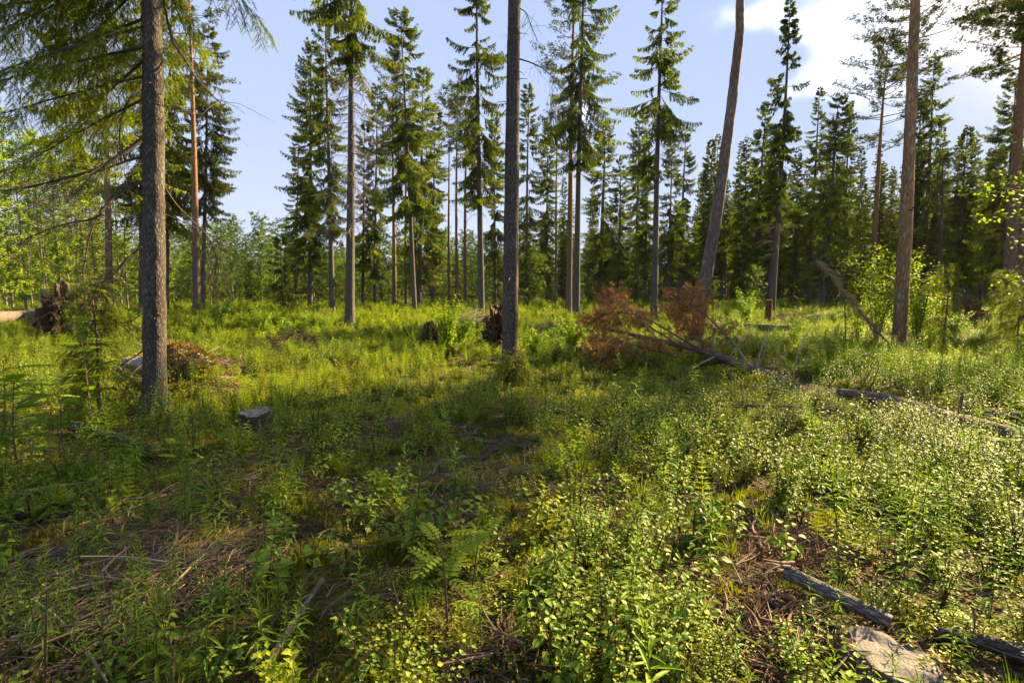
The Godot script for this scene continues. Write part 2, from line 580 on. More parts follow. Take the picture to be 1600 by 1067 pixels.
func fireweed_plan(h: float) -> Dictionary:
	var stem := Geo.new()
	var sway := Vector3(rnd(-0.1, 0.1), 0, rnd(-0.1, 0.1)) * h
	var pts := bend_path([Vector3(0, -0.03, 0), Vector3(0, h * 0.5, 0) + sway * 0.3, Vector3(0, h, 0) + sway], 6)
	tube(stem, pts, taper(7, 0.0045, 0.0018), 4, PackedColorArray([Color(0.17, 0.14, 0.05), Color(0.18, 0.2, 0.05)]))
	var where := []
	var n := int(h * 52)
	for i in n:
		var t := lerpf(0.22, 1.0, pow(float(i) / n, 0.8))
		var b := pts[int(t * 6)].lerp(pts[mini(6, int(t * 6) + 1)], t * 6 - int(t * 6))
		var th := i * 2.4 + rnd(-0.3, 0.3)
		var rise := lerpf(0.05, 1.7, smoothstep(0.6, 1.0, t)) + rnd(-0.15, 0.2)
		var l := lerpf(1.0, 0.42, smoothstep(0.55, 1.0, t)) * smoothstep(0.0, 0.35, t) * rnd(0.8, 1.1)
		where.append(Transform3D(aim(Vector3(cos(th), rise, sin(th))).scaled_local(Vector3(l, l, l)), b))
	return {"stem": stem, "at": where}

func seedling_plan(h: float, shoots: int, leaf_every: float) -> Dictionary:
	var stem := Geo.new()
	var where := []
	for s in shoots:
		var th := rnd(0, TAU)
		var out := Vector3(cos(th), 0, sin(th)) * (rnd(0.12, 0.45) if shoots > 1 else 0.08) * h
		var hh := h * (rnd(0.6, 1.0) if s else 1.0)
		var pts := bend_path([Vector3(0, -0.03, 0), out * 0.45 + Vector3(0, hh * 0.5, 0), out + Vector3(0, hh, 0)], 6)
		tube(stem, pts, taper(7, 0.0055, 0.0015), 4, PackedColorArray([Color(0.12, 0.07, 0.045), Color(0.16, 0.1, 0.05)]))
		var n := int(hh / leaf_every)
		for i in n:
			var t := lerpf(0.2, 1.0, (i + 0.5) / n)
			var b := pts[int(t * 6)].lerp(pts[mini(6, int(t * 6) + 1)], t * 6 - int(t * 6))
			for k in 2:
				var a := i * 2.4 + k * 2.9 + rnd(-0.5, 0.5)
				var d := Vector3(cos(a), rnd(-0.35, 0.5), sin(a)).normalized()
				var stalk := rnd(0.01, 0.05)
				stem.kite(b, d, d.cross(Vector3.UP).normalized(), stalk, 0.0008, Color(0.16, 0.12, 0.05))
				var l := rnd(0.65, 1.15) * lerpf(1.05, 0.7, t)
				where.append(Transform3D(aim(d + Vector3(0, rnd(-0.4, 0.1), 0), Vector3(rnd(-0.5, 0.5), 1, rnd(-0.5, 0.5))).scaled_local(Vector3(l, l, l)), b + d * stalk))
	return {"stem": strip_uv(stem), "at": where}

func baked(plan: Dictionary, leaves: Array) -> Geo:
	var g := Geo.new()
	g.v = plan.stem.v.duplicate()
	g.c = plan.stem.c.duplicate()
	for t in plan.at:
		var l: Geo = leaves[rng.randi() % leaves.size()]
		g.v.append_array(t * l.v)
		g.c.append_array(l.c)
	return g

# a thing with its stem and every single leaf as a part
func leafy_thing(called: String, label: String, category: String, at_: Vector3, plan: Dictionary, leaves: Array, group := "", mat: Material = null) -> Node3D:
	var o := thing(called, label, category, at_, group)
	part(o, "stem", plan.stem.mesh(), M.leaf)
	for t in plan.at:
		var l := part(o, "leaf", leaves[rng.randi() % leaves.size()], mat if mat else M.leaf)
		l.transform = t
	return o

func berry_bush(w: float, h: float, stems: int, per: int, size: float, k: Color, k2: Color) -> Geo:
	var g := Geo.new()
	for s in stems:
		var a := rnd(0, TAU)
		var r := w * sqrt(rng.randf())
		var b := Vector3(cos(a) * r, -0.02, sin(a) * r)
		var hh := h * rnd(0.55, 1.05) * (1.0 - 0.35 * r / w)
		var e := b + Vector3(rnd(-0.07, 0.07), hh, rnd(-0.07, 0.07))
		var d := (e - b).normalized()
		g.kite(b, d, d.cross(Vector3(1, 0, 0.3)).normalized(), hh, 0.002, Color(0.12, 0.11, 0.03))
		var tone := jit(k.lerp(k2, rng.randf()), 0.15)
		for i in per:
			var t := lerpf(0.3, 1.0, (i + 0.5) / per)
			var th := i * 2.4 + rnd(-0.5, 0.5)
			var ld := Vector3(cos(th), rnd(-0.1, 0.9), sin(th)).normalized()
			g.kite(b.lerp(e, t), ld, ld.cross(Vector3(rnd(-0.5, 0.5), 1, rnd(-0.5, 0.5))).normalized(), size * rnd(0.8, 1.25), size * 0.3, jit(tone, 0.12), 0.1)
	return g

func grass_tuft(h: float, n: int, w: float, k: Color, spread := 0.5) -> Geo:
	var g := Geo.new()
	for i in n:
		var a := rnd(0, TAU)
		var lean := rnd(0.05, spread)
		var out := Vector3(cos(a), 0, sin(a))
		var b := out * rnd(0, 0.05) + Vector3(0, -0.02, 0)
		var hh := h * rnd(0.6, 1.1)
		var m := b + out * lean * hh * 0.4 + Vector3(0, hh * 0.6, 0)
		var e := b + out * lean * hh * 1.25 + Vector3(0, hh * rnd(0.75, 1.0), 0)
		var s := out.cross(Vector3.UP) * w
		var kk := jit(k, 0.2)
		g.tri(b - s, m - s * 0.8, m + s * 0.8, kk)
		g.tri(b - s, m + s * 0.8, b + s, kk)
		g.tri(m - s * 0.8, e, m + s * 0.8, kk)
	return g

func horsetail(h: float, k: Color) -> Geo:
	var g := Geo.new()
	g.kite(Vector3(0, -0.02, 0), Vector3.UP, Vector3.RIGHT, h, 0.003, k)
	g.kite(Vector3(0, -0.02, 0), Vector3.UP, Vector3.BACK, h, 0.003, k)
	var whorls := int(h / 0.035)
	for i in range(2, whorls):
		var t := float(i) / whorls
		var l := 0.11 * (1.0 - t * 0.85) * smoothstep(0.0, 0.3, t) + 0.012
		for j in 8:
			var th := TAU * j / 8 + i * 0.4
			var d := Vector3(cos(th), 0.35, sin(th)).normalized()
			g.kite(Vector3(0, h * t, 0), d, d.cross(Vector3.UP).normalized(), l * rnd(0.8, 1.1), 0.0028, jit(k, 0.12), 0.15)
	return g

func herb(h: float, stems: int, per: int, size: float, k: Color) -> Geo:
	var g := Geo.new()
	for s in stems:
		var a := rnd(0, TAU)
		var b := Vector3(cos(a), 0, sin(a)) * rnd(0, 0.14) + Vector3(0, -0.02, 0)
		var hh := h * rnd(0.6, 1.05)
		var e := b + Vector3(rnd(-0.15, 0.15), hh, rnd(-0.15, 0.15))
		var d := (e - b).normalized()
		g.kite(b, d, d.cross(Vector3.RIGHT).normalized(), hh, 0.004, Color(0.12, 0.12, 0.04))
		for i in per:
			var t := lerpf(0.2, 1.0, (i + 0.5) / per)
			var th := i * 2.4 + rnd(-0.4, 0.4)
			var ld := Vector3(cos(th), rnd(0.0, 1.1), sin(th)).normalized()
			g.kite(b.lerp(e, t), ld, ld.cross(Vector3(rnd(-0.4, 0.4), 1, rnd(-0.4, 0.4))).normalized(), size * rnd(0.8, 1.2) * lerpf(1.1, 0.6, t), size * 0.2, jit(k, 0.18), 0.2)
	return g

func litter_bits(n: int, w: float, l0: float, l1: float, k: Color, lift: float, r := 0.004) -> Geo:
	var g := Geo.new()
	for i in n:
		var p := Vector3(rnd(-w, w), rnd(0.0, lift), rnd(-w, w))
		var th := rnd(0, TAU)
		var d := Vector3(cos(th), rnd(-0.12, 0.2), sin(th)).normalized()
		var l := rnd(l0, l1)
		var s := d.cross(Vector3.UP).normalized()
		var up := s.cross(d)
		var kk := jit(k, 0.35)
		var rr := r * rnd(0.5, 1.3)
		var mid := p + d * l * 0.5 + (s * rnd(-0.1, 0.1) + up * rnd(0, 0.08)) * l
		var e := p + d * l
		var ring := [s, (up - s * 0.5).normalized(), (-up - s * 0.5).normalized()]
		for j in 3:
			var o0: Vector3 = ring[j] * rr
			var o1: Vector3 = ring[(j + 1) % 3] * rr
			g.tri(p + o0, mid + o0 * 0.8, mid + o1 * 0.8, kk)
			g.tri(p + o0, mid + o1 * 0.8, p + o1, kk)
			g.tri(mid + o0 * 0.8, e, mid + o1 * 0.8, kk)
	return g

# ---------------------------------------------------------------- scattered growth that nobody could count
func scatter(called: String, label: String, category: String, variants: Array, mat: Material, lists: Array) -> void:
	var o := Node3D.new()
	o.name = numbered(called)
	add_child(o, true)
	tag(o, label, category, "", "stuff")
	for i in variants.size():
		var spots: Array = lists[i]
		if spots.is_empty(): continue
		var mm := MultiMesh.new()
		mm.transform_format = MultiMesh.TRANSFORM_3D
		mm.use_colors = true
		mm.mesh = variants[i]
		mm.instance_count = spots.size()
		for k in spots.size():
			mm.set_instance_transform(k, spots[k][0])
			mm.set_instance_color(k, spots[k][1])
		var inst := MultiMeshInstance3D.new()
		inst.name = "foliage"
		inst.multimesh = mm
		inst.material_override = mat
		inst.set_meta("kind", "stuff")
		o.add_child(inst, true)

func lists_for(n: int) -> Array:
	var out := []
	for i in n: out.append([])
	return out

func spot(x: float, z: float, size: float, tilt := 0.15, lift := 0.0, tone := 0.2, sy := 1.0) -> Array:
	var b := Basis.from_euler(Vector3(rnd(-tilt, tilt), rnd(0, TAU), rnd(-tilt, tilt))).scaled_local(Vector3(size, size * sy, size))
	var k := 1.0 + rnd(-tone, tone)
	return [Transform3D(b, on_ground(x, z, lift)), Color(k * rnd(0.9, 1.1), k, k * rnd(0.85, 1.1))]

func blocked(x: float, z: float) -> bool:
	for q in keepouts:
		if Vector2(x - q.x, z - q.y).length() < q.z: return true
	return false

# ---------------------------------------------------------------- materials
func noise_tex(size: int, type: int, freq: float, seed_: int, dark: float, light: float, cellular_return := 1, octaves := 4) -> NoiseTexture2D:
	var n := FastNoiseLite.new()
	n.noise_type = type
	n.frequency = freq
	n.seed = seed_
	n.fractal_octaves = octaves
	n.fractal_type = FastNoiseLite.FRACTAL_FBM
	n.cellular_return_type = cellular_return
	var r := Gradient.new()
	r.offsets = PackedFloat32Array([0.0, 0.35, 0.7, 1.0])
	r.colors = PackedColorArray([Color(dark, dark, dark), Color(lerpf(dark, light, 0.4), lerpf(dark, light, 0.4), lerpf(dark, light, 0.4)), Color(lerpf(dark, light, 0.8), lerpf(dark, light, 0.8), lerpf(dark, light, 0.8)), Color(light, light, light)])
	var t := NoiseTexture2D.new()
	t.width = size
	t.height = size
	t.seamless = true
	t.noise = n
	t.color_ramp = r
	return t

func mat(roughness: float, back := Color.BLACK, spec := 0.4) -> StandardMaterial3D:
	var m := StandardMaterial3D.new()
	m.vertex_color_use_as_albedo = true
	m.albedo_color = Color(0.64, 0.64, 0.64).linear_to_srgb()
	m.roughness = roughness
	m.metallic_specular = spec
	m.cull_mode = BaseMaterial3D.CULL_DISABLED
	if back != Color.BLACK:
		m.backlight_enabled = true
		m.backlight = back
	return m

func make_materials() -> void:
	M.needle = mat(0.75, Color(0.85, 0.92, 0.25), 0.15)
	M.leaf = mat(0.55, Color(0.96, 1.0, 0.4), 0.25)
	M.waxy = mat(0.5, Color(0.85, 0.9, 0.3), 0.27)
	M.dry = mat(0.9, Color(0.2, 0.18, 0.12), 0.2)
	M.twig = mat(0.9, Color.BLACK, 0.2)
	M.bark = mat(0.92, Color.BLACK, 0.25)
	M.bark.albedo_color = Color(1, 0.98, 0.97)
	M.bark.albedo_texture = noise_tex(512, FastNoiseLite.TYPE_CELLULAR, 0.035, 3, 0.42, 1.0, 4, 3)
	M.bark.uv1_scale = Vector3(1.9, 0.75, 1)
	M.bark.heightmap_enabled = true
	M.bark.heightmap_texture = noise_tex(512, FastNoiseLite.TYPE_CELLULAR, 0.035, 3, 0.0, 1.0, 4, 3)
	M.bark.heightmap_scale = 1.2
	M.pine_bark = mat(0.9, Color.BLACK, 0.25)
	M.pine_bark.albedo_color = Color(1, 1, 1)
	M.pine_bark.albedo_texture = noise_tex(512, FastNoiseLite.TYPE_CELLULAR, 0.02, 11, 0.55, 1.0, 4, 4)
	M.pine_bark.uv1_scale = Vector3(1.2, 0.4, 1)
	M.pine_bark.heightmap_enabled = true
	M.pine_bark.heightmap_texture = noise_tex(512, FastNoiseLite.TYPE_CELLULAR, 0.02, 11, 0.0, 1.0, 4, 4)
	M.pine_bark.heightmap_scale = 1.5
	M.ground = mat(0.95, Color.BLACK, 0.2)
	M.ground.albedo_texture = noise_tex(1024, FastNoiseLite.TYPE_SIMPLEX_SMOOTH, 0.03, 21, 0.45, 1.0, 1, 6)
	M.ground.uv1_triplanar = true
	M.ground.uv1_world_triplanar = true
	M.ground.uv1_scale = Vector3(0.55, 0.55, 0.55)
	M.ground.heightmap_enabled = true
	M.ground.heightmap_texture = noise_tex(1024, FastNoiseLite.TYPE_SIMPLEX_SMOOTH, 0.03, 21, 0.0, 1.0, 1, 6)
	M.ground.heightmap_scale = 4.0
	M.soil = mat(0.98, Color.BLACK, 0.15)
	M.soil.albedo_texture = M.ground.albedo_texture
	M.soil.uv1_triplanar = true
	M.soil.uv1_scale = Vector3(2, 2, 2)
	M.wood = mat(0.85, Color.BLACK, 0.25)
	M.wood.albedo_texture = noise_tex(512, FastNoiseLite.TYPE_SIMPLEX_SMOOTH, 0.02, 31, 0.55, 1.0, 1, 5)
	M.wood.uv1_triplanar = true
	M.wood.uv1_scale = Vector3(6, 6, 6)

func make_sky() -> ImageTexture:
	var w := 1024
	var h := 512
	var n := FastNoiseLite.new()
	n.seed = 5
	n.frequency = 1.0
	n.fractal_octaves = 5
	n.fractal_gain = 0.55
	var im := Image.create_empty(w, h, false, Image.FORMAT_RGBA8)
	for y in h / 2:
		var el := PI * (0.5 - (y + 0.5) / h)
		for x in w:
			var az := wrapf(TAU * (x + 0.5) / w, -PI, PI)
			var d := Vector3(sin(az) * cos(el), sin(el), -cos(az) * cos(el))
			var q := d * 2.6 / (0.35 + absf(d.y))
			var v := n.get_noise_3d(q.x, d.y * 4.0, q.z)
			var bank := 0.5 * n.get_noise_3d(d.x * 1.3 + 4.0, d.y * 2.0, d.z * 1.3)
			# fair weather cloud thickest in the quarter of the sky where the sun stands
			bank += 0.66 * exp(-pow((az - 0.58) / 0.24, 2.0)) * exp(-pow((el - 0.34) / 0.15, 2.0)) - 0.44
			bank += 0.20 * exp(-pow((el - 0.06) / 0.05, 2.0)) + 0.22 * smoothstep(0.9, 2.2, absf(az))
			var a := smoothstep(0.05, 0.24, v * 0.85 + bank)
			im.set_pixel(x, y, Color(1, 0.985, 0.96, a * 0.9))
	return ImageTexture.create_from_image(im)

# ---------------------------------------------------------------- ground
func make_ground() -> void:
	var rows := 300
	var cols := 260
	var vs := PackedVector3Array()
	var cs := PackedColorArray()
	var ns := PackedVector3Array()
	var idx := PackedInt32Array()
	for i in rows + 1:
		var s := lerpf(-0.3, 1.0, float(i) / rows)
		var d := 3.0 + 17.0 * s + 400.0 * s * s * s
		for j in cols + 1:
			var u := lerpf(-1.0, 1.0, float(j) / cols)
			var half := 8.0 + absf(d) * 1.35
			var x := u * half
			var z := -d
			vs.push_back(Vector3(x, hgt(x, z), z))
			var e := 0.08
			ns.push_back(Vector3(hgt(x - e, z) - hgt(x + e, z), 2 * e, hgt(x, z - e) - hgt(x, z + e)).normalized())
			var bare := clampf(zval("bare", x, z), 0, 1)
			var moss := smoothstep(-0.15, 0.3, patchy.get_noise_2d(x * 0.6, z * 0.6))
			var k := Color(0.15, 0.098, 0.06).lerp(Color(0.15, 0.155, 0.03), (0.35 + 0.65 * moss) * (1.0 - bare))
			k = k.lerp(Color(0.2, 0.23, 0.035), smoothstep(12.0, 40.0, d) * 0.7 * (1.0 - bare)).lerp(Color(0.09, 0.075, 0.04), smoothstep(60.0, 70.0, d))
			cs.push_back(k * (1.0 + 0.35 * rough.get_noise_2d(x * 3.0, z * 3.0)))
	for i in rows:
		for j in cols:
			var a := i * (cols + 1) + j
			var b := a + 1
			var c := a + cols + 1
			idx.append_array([a, c, c + 1, a, c + 1, b])
	var arr := []
	arr.resize(Mesh.ARRAY_MAX)
	arr[Mesh.ARRAY_VERTEX] = vs
	arr[Mesh.ARRAY_NORMAL] = ns
	arr[Mesh.ARRAY_COLOR] = cs
	arr[Mesh.ARRAY_INDEX] = idx
	var m := ArrayMesh.new()
	m.add_surface_from_arrays(Mesh.PRIMITIVE_TRIANGLES, arr)
	solo("ground", m, M.ground, "mossy forest floor of brown litter under the low plants", "ground", Vector3.ZERO, "", "structure")

# ---------------------------------------------------------------- near trunks, stumps, logs
func rough_trunk(path: Array, r0: float, r1: float, power: float, flare: float, low: Color, high: Color, change: float, amount: float, sides := 44, row := 0.035, fine_to := 7.5) -> ArrayMesh:
	var flake := FastNoiseLite.new()
	flake.noise_type = FastNoiseLite.TYPE_CELLULAR
	flake.cellular_return_type = FastNoiseLite.RETURN_DISTANCE2_SUB
	flake.frequency = 1.0
	var steps := 60
	var pts := bend_path(path, steps)
	var whole := 0.0
	for i in steps: whole += pts[i].distance_to(pts[i + 1])
	var st := SurfaceTool.new()
	st.begin(Mesh.PRIMITIVE_TRIANGLES)
	var s := 0.0
	var rows := 0
	while s <= whole:
		var t := s / whole
		var f := t * steps
		var i := mini(int(f), steps - 1)
		var p := pts[i].lerp(pts[i + 1], f - i)
		var r := lerpf(r0, r1, pow(t, power)) + flare * exp(-s / 0.2)
		for j in sides + 1:
			var th := TAU * (j % sides) / sides - PI / 2
			var o := Vector3(cos(th), 0, sin(th))
			var q := o * r
			var b := amount * (flake.get_noise_3d(q.x * 21.0, s * 9.0, q.z * 21.0) + 0.5) + amount * 0.8 * rough.get_noise_3d(q.x * 8.0, s * 4.0, q.z * 8.0)
			b += flare * 0.75 * exp(-s / 0.16) * (sin(th * 5.0 + 1.0) + 0.6 * sin(th * 3.0 + 2.0))
			var lichen := smoothstep(0.08, 0.4, rough.get_noise_3d(q.x * 5.0 + 7.0, s * 2.2, q.z * 5.0))
			var damp := smoothstep(-0.1, 0.3, rough.get_noise_3d(q.x * 3.0, s * 0.7 + 20.0, q.z * 3.0))
			var tone := low.lerp(high, smoothstep(change - 0.25, change + 0.25, t))
			tone = (tone * (1.0 - 0.28 * damp)).lerp(Color(0.34, 0.345, 0.29), 0.45 * lichen).lerp(Color(0.14, 0.16, 0.04), 0.6 * exp(-s / 0.22) * smoothstep(-0.2, 0.2, lichen + damp - 0.5))
			st.set_color(jit(tone, 0.10))
			st.set_uv(Vector2(TAU * r0 * j / sides, s))
			st.add_vertex(p + o * (r + b))
		rows += 1
		s += row if s < fine_to else 0.4
	for i in rows - 1:
		for j in sides:
			var a := i * (sides + 1) + j
			var b := a + 1
			var c := a + sides + 1
			for k in [a, b, c + 1, a, c + 1, c]: st.add_index(k)
	st.generate_normals()
	return st.commit()

func stump(label: String, at_: Vector3, r: float, h: float, top: Color, side: Color, tilt := Vector3.ZERO, group := "") -> Node3D:
	var o := thing("tree_stump", label, "stump", at_, group)
	o.rotation = tilt
	var wall := Geo.new()
	var face := Geo.new()
	var n := 44
	var ph := rnd(0, 9)
	var edge := []
	for j in n:
		var th := TAU * j / n
		var rr := r * (1.0 + 0.10 * sin(th * 3.0 + ph) + 0.05 * sin(th * 7.0 + ph * 2.0) + 0.03 * rnd(-1, 1))
		edge.append([Vector3(cos(th), 0, sin(th)), rr, rnd(-0.012, 0.012)])
	for j in n:
		var a: Array = edge[j]
		var b: Array = edge[(j + 1) % n]
		var levels := 7
		for i in levels:
			var y0 := -0.12 + (h + 0.12) * i / levels
			var y1 := -0.12 + (h + 0.12) * (i + 1) / levels
			var f0 := 1.0 + 0.35 * exp(-maxf(0.0, y0) / 0.1) - 0.03 * absf(sin(j * 1.7 + i))
			var f1 := 1.0 + 0.35 * exp(-maxf(0.0, y1) / 0.1) - 0.03 * absf(sin(j * 1.7 + i + 1))
			var k := jit(side, 0.25)
			var p0: Vector3 = a[0] * a[1] * f0 + Vector3(0, y0 , 0)
			var p1: Vector3 = b[0] * b[1] * f0 + Vector3(0, y0, 0)
			if i == levels - 1: f1 = 1.0
			var q0: Vector3 = a[0] * a[1] * f1 + Vector3(0, y1 + (a[2] + 0.012 * sin(j * 0.4 + 6.0) if i == levels - 1 else 0.0), 0)
			var q1: Vector3 = b[0] * b[1] * f1 + Vector3(0, y1 + (b[2] + 0.012 * sin(((j + 1) % n) * 0.4 + 6.0) if i == levels - 1 else 0.0), 0)
			wall.tri(p0, q1, q0, k)
			wall.tri(p0, p1, q1, k)
		var rings := 26
		var crack := 0.45 if j % 11 == 3 or j % 17 == 8 else 1.0
		for i in rings:
			var s0 := float(i) / rings
			var s1 := float(i + 1) / rings
			var ring := (0.80 + 0.2 * sin(i * 2.1 + 0.5 * sin(j * 0.2))) * (crack if s1 > 0.25 and s1 < 0.97 else 1.0)
			var k := Color(top.r * ring, top.g * ring, top.b * ring).lerp(Color(0.16, 0.11, 0.05), 0.6 * smoothstep(0.86, 1.0, s1) * rng.randf())
			k = jit(k, 0.08)
			var lift0 := 0.012 * sin(j * 0.4 + s0 * 6.0) * s0
			var lift1: float = 0.012 * sin(j * 0.4 + s1 * 6.0) * s1 + (a[2] if i == rings - 1 else 0.0)
			var lift0b := 0.012 * sin(((j + 1) % n) * 0.4 + s0 * 6.0) * s0
			var lift1b: float = 0.012 * sin(((j + 1) % n) * 0.4 + s1 * 6.0) * s1 + (b[2] if i == rings - 1 else 0.0)
			var y := h + 0.002
			face.tri(a[0] * a[1] * s0 + Vector3(0, y + lift0, 0), b[0] * b[1] * s1 + Vector3(0, y + lift1b, 0), a[0] * a[1] * s1 + Vector3(0, y + lift1, 0), k)
			if i: face.tri(a[0] * a[1] * s0 + Vector3(0, y + lift0, 0), b[0] * b[1] * s0 + Vector3(0, y + lift0b, 0), b[0] * b[1] * s1 + Vector3(0, y + lift1b, 0), k)
	part(o, "bark", wall.mesh(), M.wood)
	part(o, "cut_face", face.mesh(), M.wood)
	var moss := Geo.new()
	for i in 420:
		var e: Array = edge[rng.randi() % n]
		var y := h * (1.0 - rng.randf() * rng.randf() * 1.15)
		if rough.get_noise_3d(e[0].x * 2.0 + ph, y * 3.0, e[0].z * 2.0) < -0.05: continue
		var d: Vector3 = (e[0] + Vector3(rnd(-0.4, 0.4), rnd(0.0, 0.9), rnd(-0.4, 0.4))).normalized()
		moss.kite(e[0] * e[1] * (1.0 + 0.35 * exp(-maxf(0.0, y) / 0.1) * (1.0 - y / h)) + Vector3(0, y, 0), d, d.cross(Vector3(0.3, 1, 0.2)).normalized(), rnd(0.008, 0.024), 0.004, jit(Color(0.26, 0.22, 0.05).lerp(Color(0.16, 0.19, 0.04), rng.randf()), 0.3))
	part(o, "moss", moss.mesh(), M.waxy, "stuff")
	return o

func log_thing(called: String, label: String, category: String, pts: Array, r0: float, r1: float, k: Color, sides := 12, steps := 14, group := "", m: Material = null, caps := true) -> Node3D:
	var base: Vector3 = pts[0]
	var local := []
	for p in pts: local.append(p - base)
	var o := thing(called, label, category, base, group)
	part(o, "trunk" if r0 > 0.05 else "stick", limb(local, r0, r1, sides, k, steps, caps).mesh(), m if m else M.bark)
	return o

func root_plate(label: String, at_: Vector3, r: float, facing: float, flat := 0.45) -> Node3D:
	var o := thing("root_plate", label, "root plate", at_)
	o.rotation.y = facing
	var g := Geo.new()
	var n := 34
	var grid := []
	for i in n + 1:
		var row := []
		for j in n * 2 + 1:
			var la := PI * i / n - PI / 2
			var lo := TAU * (j % (n * 2)) / (n * 2)
			var d := Vector3(cos(la) * cos(lo) * flat, sin(la), cos(la) * sin(lo))
			var e := 1.0 + 0.7 * rough.get_noise_3d(d.x * 5.0 + at_.x * 3.0, d.y * 5.0, d.z * 5.0) + 0.32 * rough.get_noise_3d(d.x * 14.0, d.y * 14.0 + at_.z, d.z * 14.0)
			row.append(d * r * e + Vector3(0, r * 0.45, 0))
		grid.append(row)
	for i in n:
		for j in n * 2:
			var k := jit(Color(0.24, 0.15, 0.09), 0.5)
			g.tri(grid[i][j], grid[i + 1][j + 1], grid[i][j + 1], k)
			g.tri(grid[i][j], grid[i + 1][j], grid[i + 1][j + 1], k)
	part(o, "soil", g.mesh(), M.soil)
	for i in 26:
		var th := rnd(-0.5, PI + 0.5)
		var d := Vector3(rnd(-0.5, 0.5), sin(th), cos(th)).normalized()
		var a := d * r * 0.5 + Vector3(0, r * 0.45, 0)
		var b := a + d * r * rnd(0.4, 0.95) + Vector3(rnd(-0.3, 0.3), rnd(-0.3, 0.1), rnd(-0.3, 0.3)) * r
		part(o, "root", limb([a, a.lerp(b, 0.5) + Vector3(rnd(-0.15, 0.15), rnd(0.0, 0.15), rnd(-0.15, 0.15)) * r, b], 0.032 * r, 0.006, 6, jit(Color(0.30, 0.20, 0.13), 0.35), 7).mesh(), M.twig)
	var hair := Geo.new()
	for i in 420:
		var th := rnd(0, TAU)
		var d := Vector3(rnd(-0.6, 0.6), sin(th), cos(th)).normalized()
		var a := d * r * rnd(0.6, 1.0) + Vector3(0, r * 0.45, 0)
		var e := (d + Vector3(rnd(-1, 1), rnd(-1.2, 0.3), rnd(-1, 1))).normalized()
		hair.kite(a, e, e.cross(Vector3(0.3, 1, 0.1)).normalized(), rnd(0.1, 0.4) * r, 0.006, jit(Color(0.27, 0.175, 0.11), 0.4), 0.4)
	part(o, "rootlets", hair.mesh(), M.dry, "stuff")
	return o

func brush_pile(label: String, at_: Vector3, wx: float, wz: float, h: float, n: int, l: float, k: Color, sticks := 6) -> Node3D:
	var o := thing("brush_pile", label, "brush pile", at_)
	if wx > 0.8: keepouts.append(Vector3(at_.x, at_.z + 0.25, maxf(wx, wz) * 0.62))
	var g := Geo.new()
	for i in n:
		var q := Vector2(rnd(-1, 1), rnd(-1, 1))
		if q.length() > 1.0: q = q.normalized() * rng.randf()
		var p := Vector3(q.x * wx, 0.0, q.y * wz)
		p.y = hgt(at_.x + p.x, at_.z + p.z) - at_.y + h * (1.0 - q.length()) * rng.randf()
		var th := rnd(0, TAU)
		var d := Vector3(cos(th), rnd(-0.15, 0.35), sin(th)).normalized()
		var ll := l * rnd(0.3, 1.2)
		var e := p + d * ll + Vector3(0, rnd(-0.15, 0.1) * ll, 0)
		tube(g, PackedVector3Array([p, p.lerp(e, 0.5) + Vector3(rnd(-0.14, 0.14), rnd(-0.02, 0.08), rnd(-0.14, 0.14)) * ll, e]), PackedFloat32Array([0.004 + 0.006 * l, 0.003 + 0.004 * l, 0.002]), 3, PackedColorArray([jit(k, 0.35)]))
		for m in 3:
			var b := p.lerp(e, rnd(0.3, 1.0))
			var dd := (d + Vector3(rnd(-1, 1), rnd(-0.4, 0.6), rnd(-1, 1))).normalized()
			var fl := ll * rnd(0.2, 0.5)
			tube(g, PackedVector3Array([b, b + dd * fl * 0.5, b + dd * fl + Vector3(rnd(-0.1, 0.1), rnd(-0.1, 0.05), rnd(-0.1, 0.1)) * fl]), PackedFloat32Array([0.0022 + 0.002 * l, 0.002, 0.001]), 3, PackedColorArray([jit(k, 0.35)]))
	part(o, "twigs", strip_uv(g).mesh(), M.dry, "stuff")
	for i in sticks:
		var th := rnd(0, TAU)
		var p := Vector3(rnd(-0.8, 0.8) * wx, 0.05 + rnd(0, h * 0.6), rnd(-0.8, 0.8) * wz)
		var d := Vector3(cos(th), rnd(-0.05, 0.3), sin(th)) * l * rnd(0.8, 1.5)
		part(o, "stick", limb([p, p + d * 0.5 + Vector3(rnd(-0.08, 0.08), rnd(-0.01, 0.04), rnd(-0.08, 0.08)) * l, p + d], 0.008 + 0.010 * l * l, 0.004, 6, jit(k * Color(1.1, 1.1, 1.15), 0.3), 6).mesh(), M.twig)
	return o

# ---------------------------------------------------------------- the big spruce on the left with its near boughs
var needle_twigs := []
func make_needle_twig(k: Color, tip: Color) -> Geo:
	var g := Geo.new()
	var l := 0.13
	g.kite(Vector3.ZERO, Vector3.RIGHT, Vector3.BACK, l, 0.003, Color(0.12, 0.09, 0.05))
	for i in 26:
		var t := (i + 0.5) / 26.0
		var a := i * 2.4
		var d := Vector3(0.75, cos(a) * 0.7 + 0.12, sin(a) * 0.9).normalized()
		var w := d.cross(Vector3(rnd(-0.5, 0.5), 1, rnd(-0.5, 0.5))).normalized()
		var q := Vector3(l * t, 0, 0)
		g.tri(q - w * 0.0028, q + d * rnd(0.020, 0.030), q + w * 0.0028, jit(k.lerp(tip, t * t), 0.2))
	return g

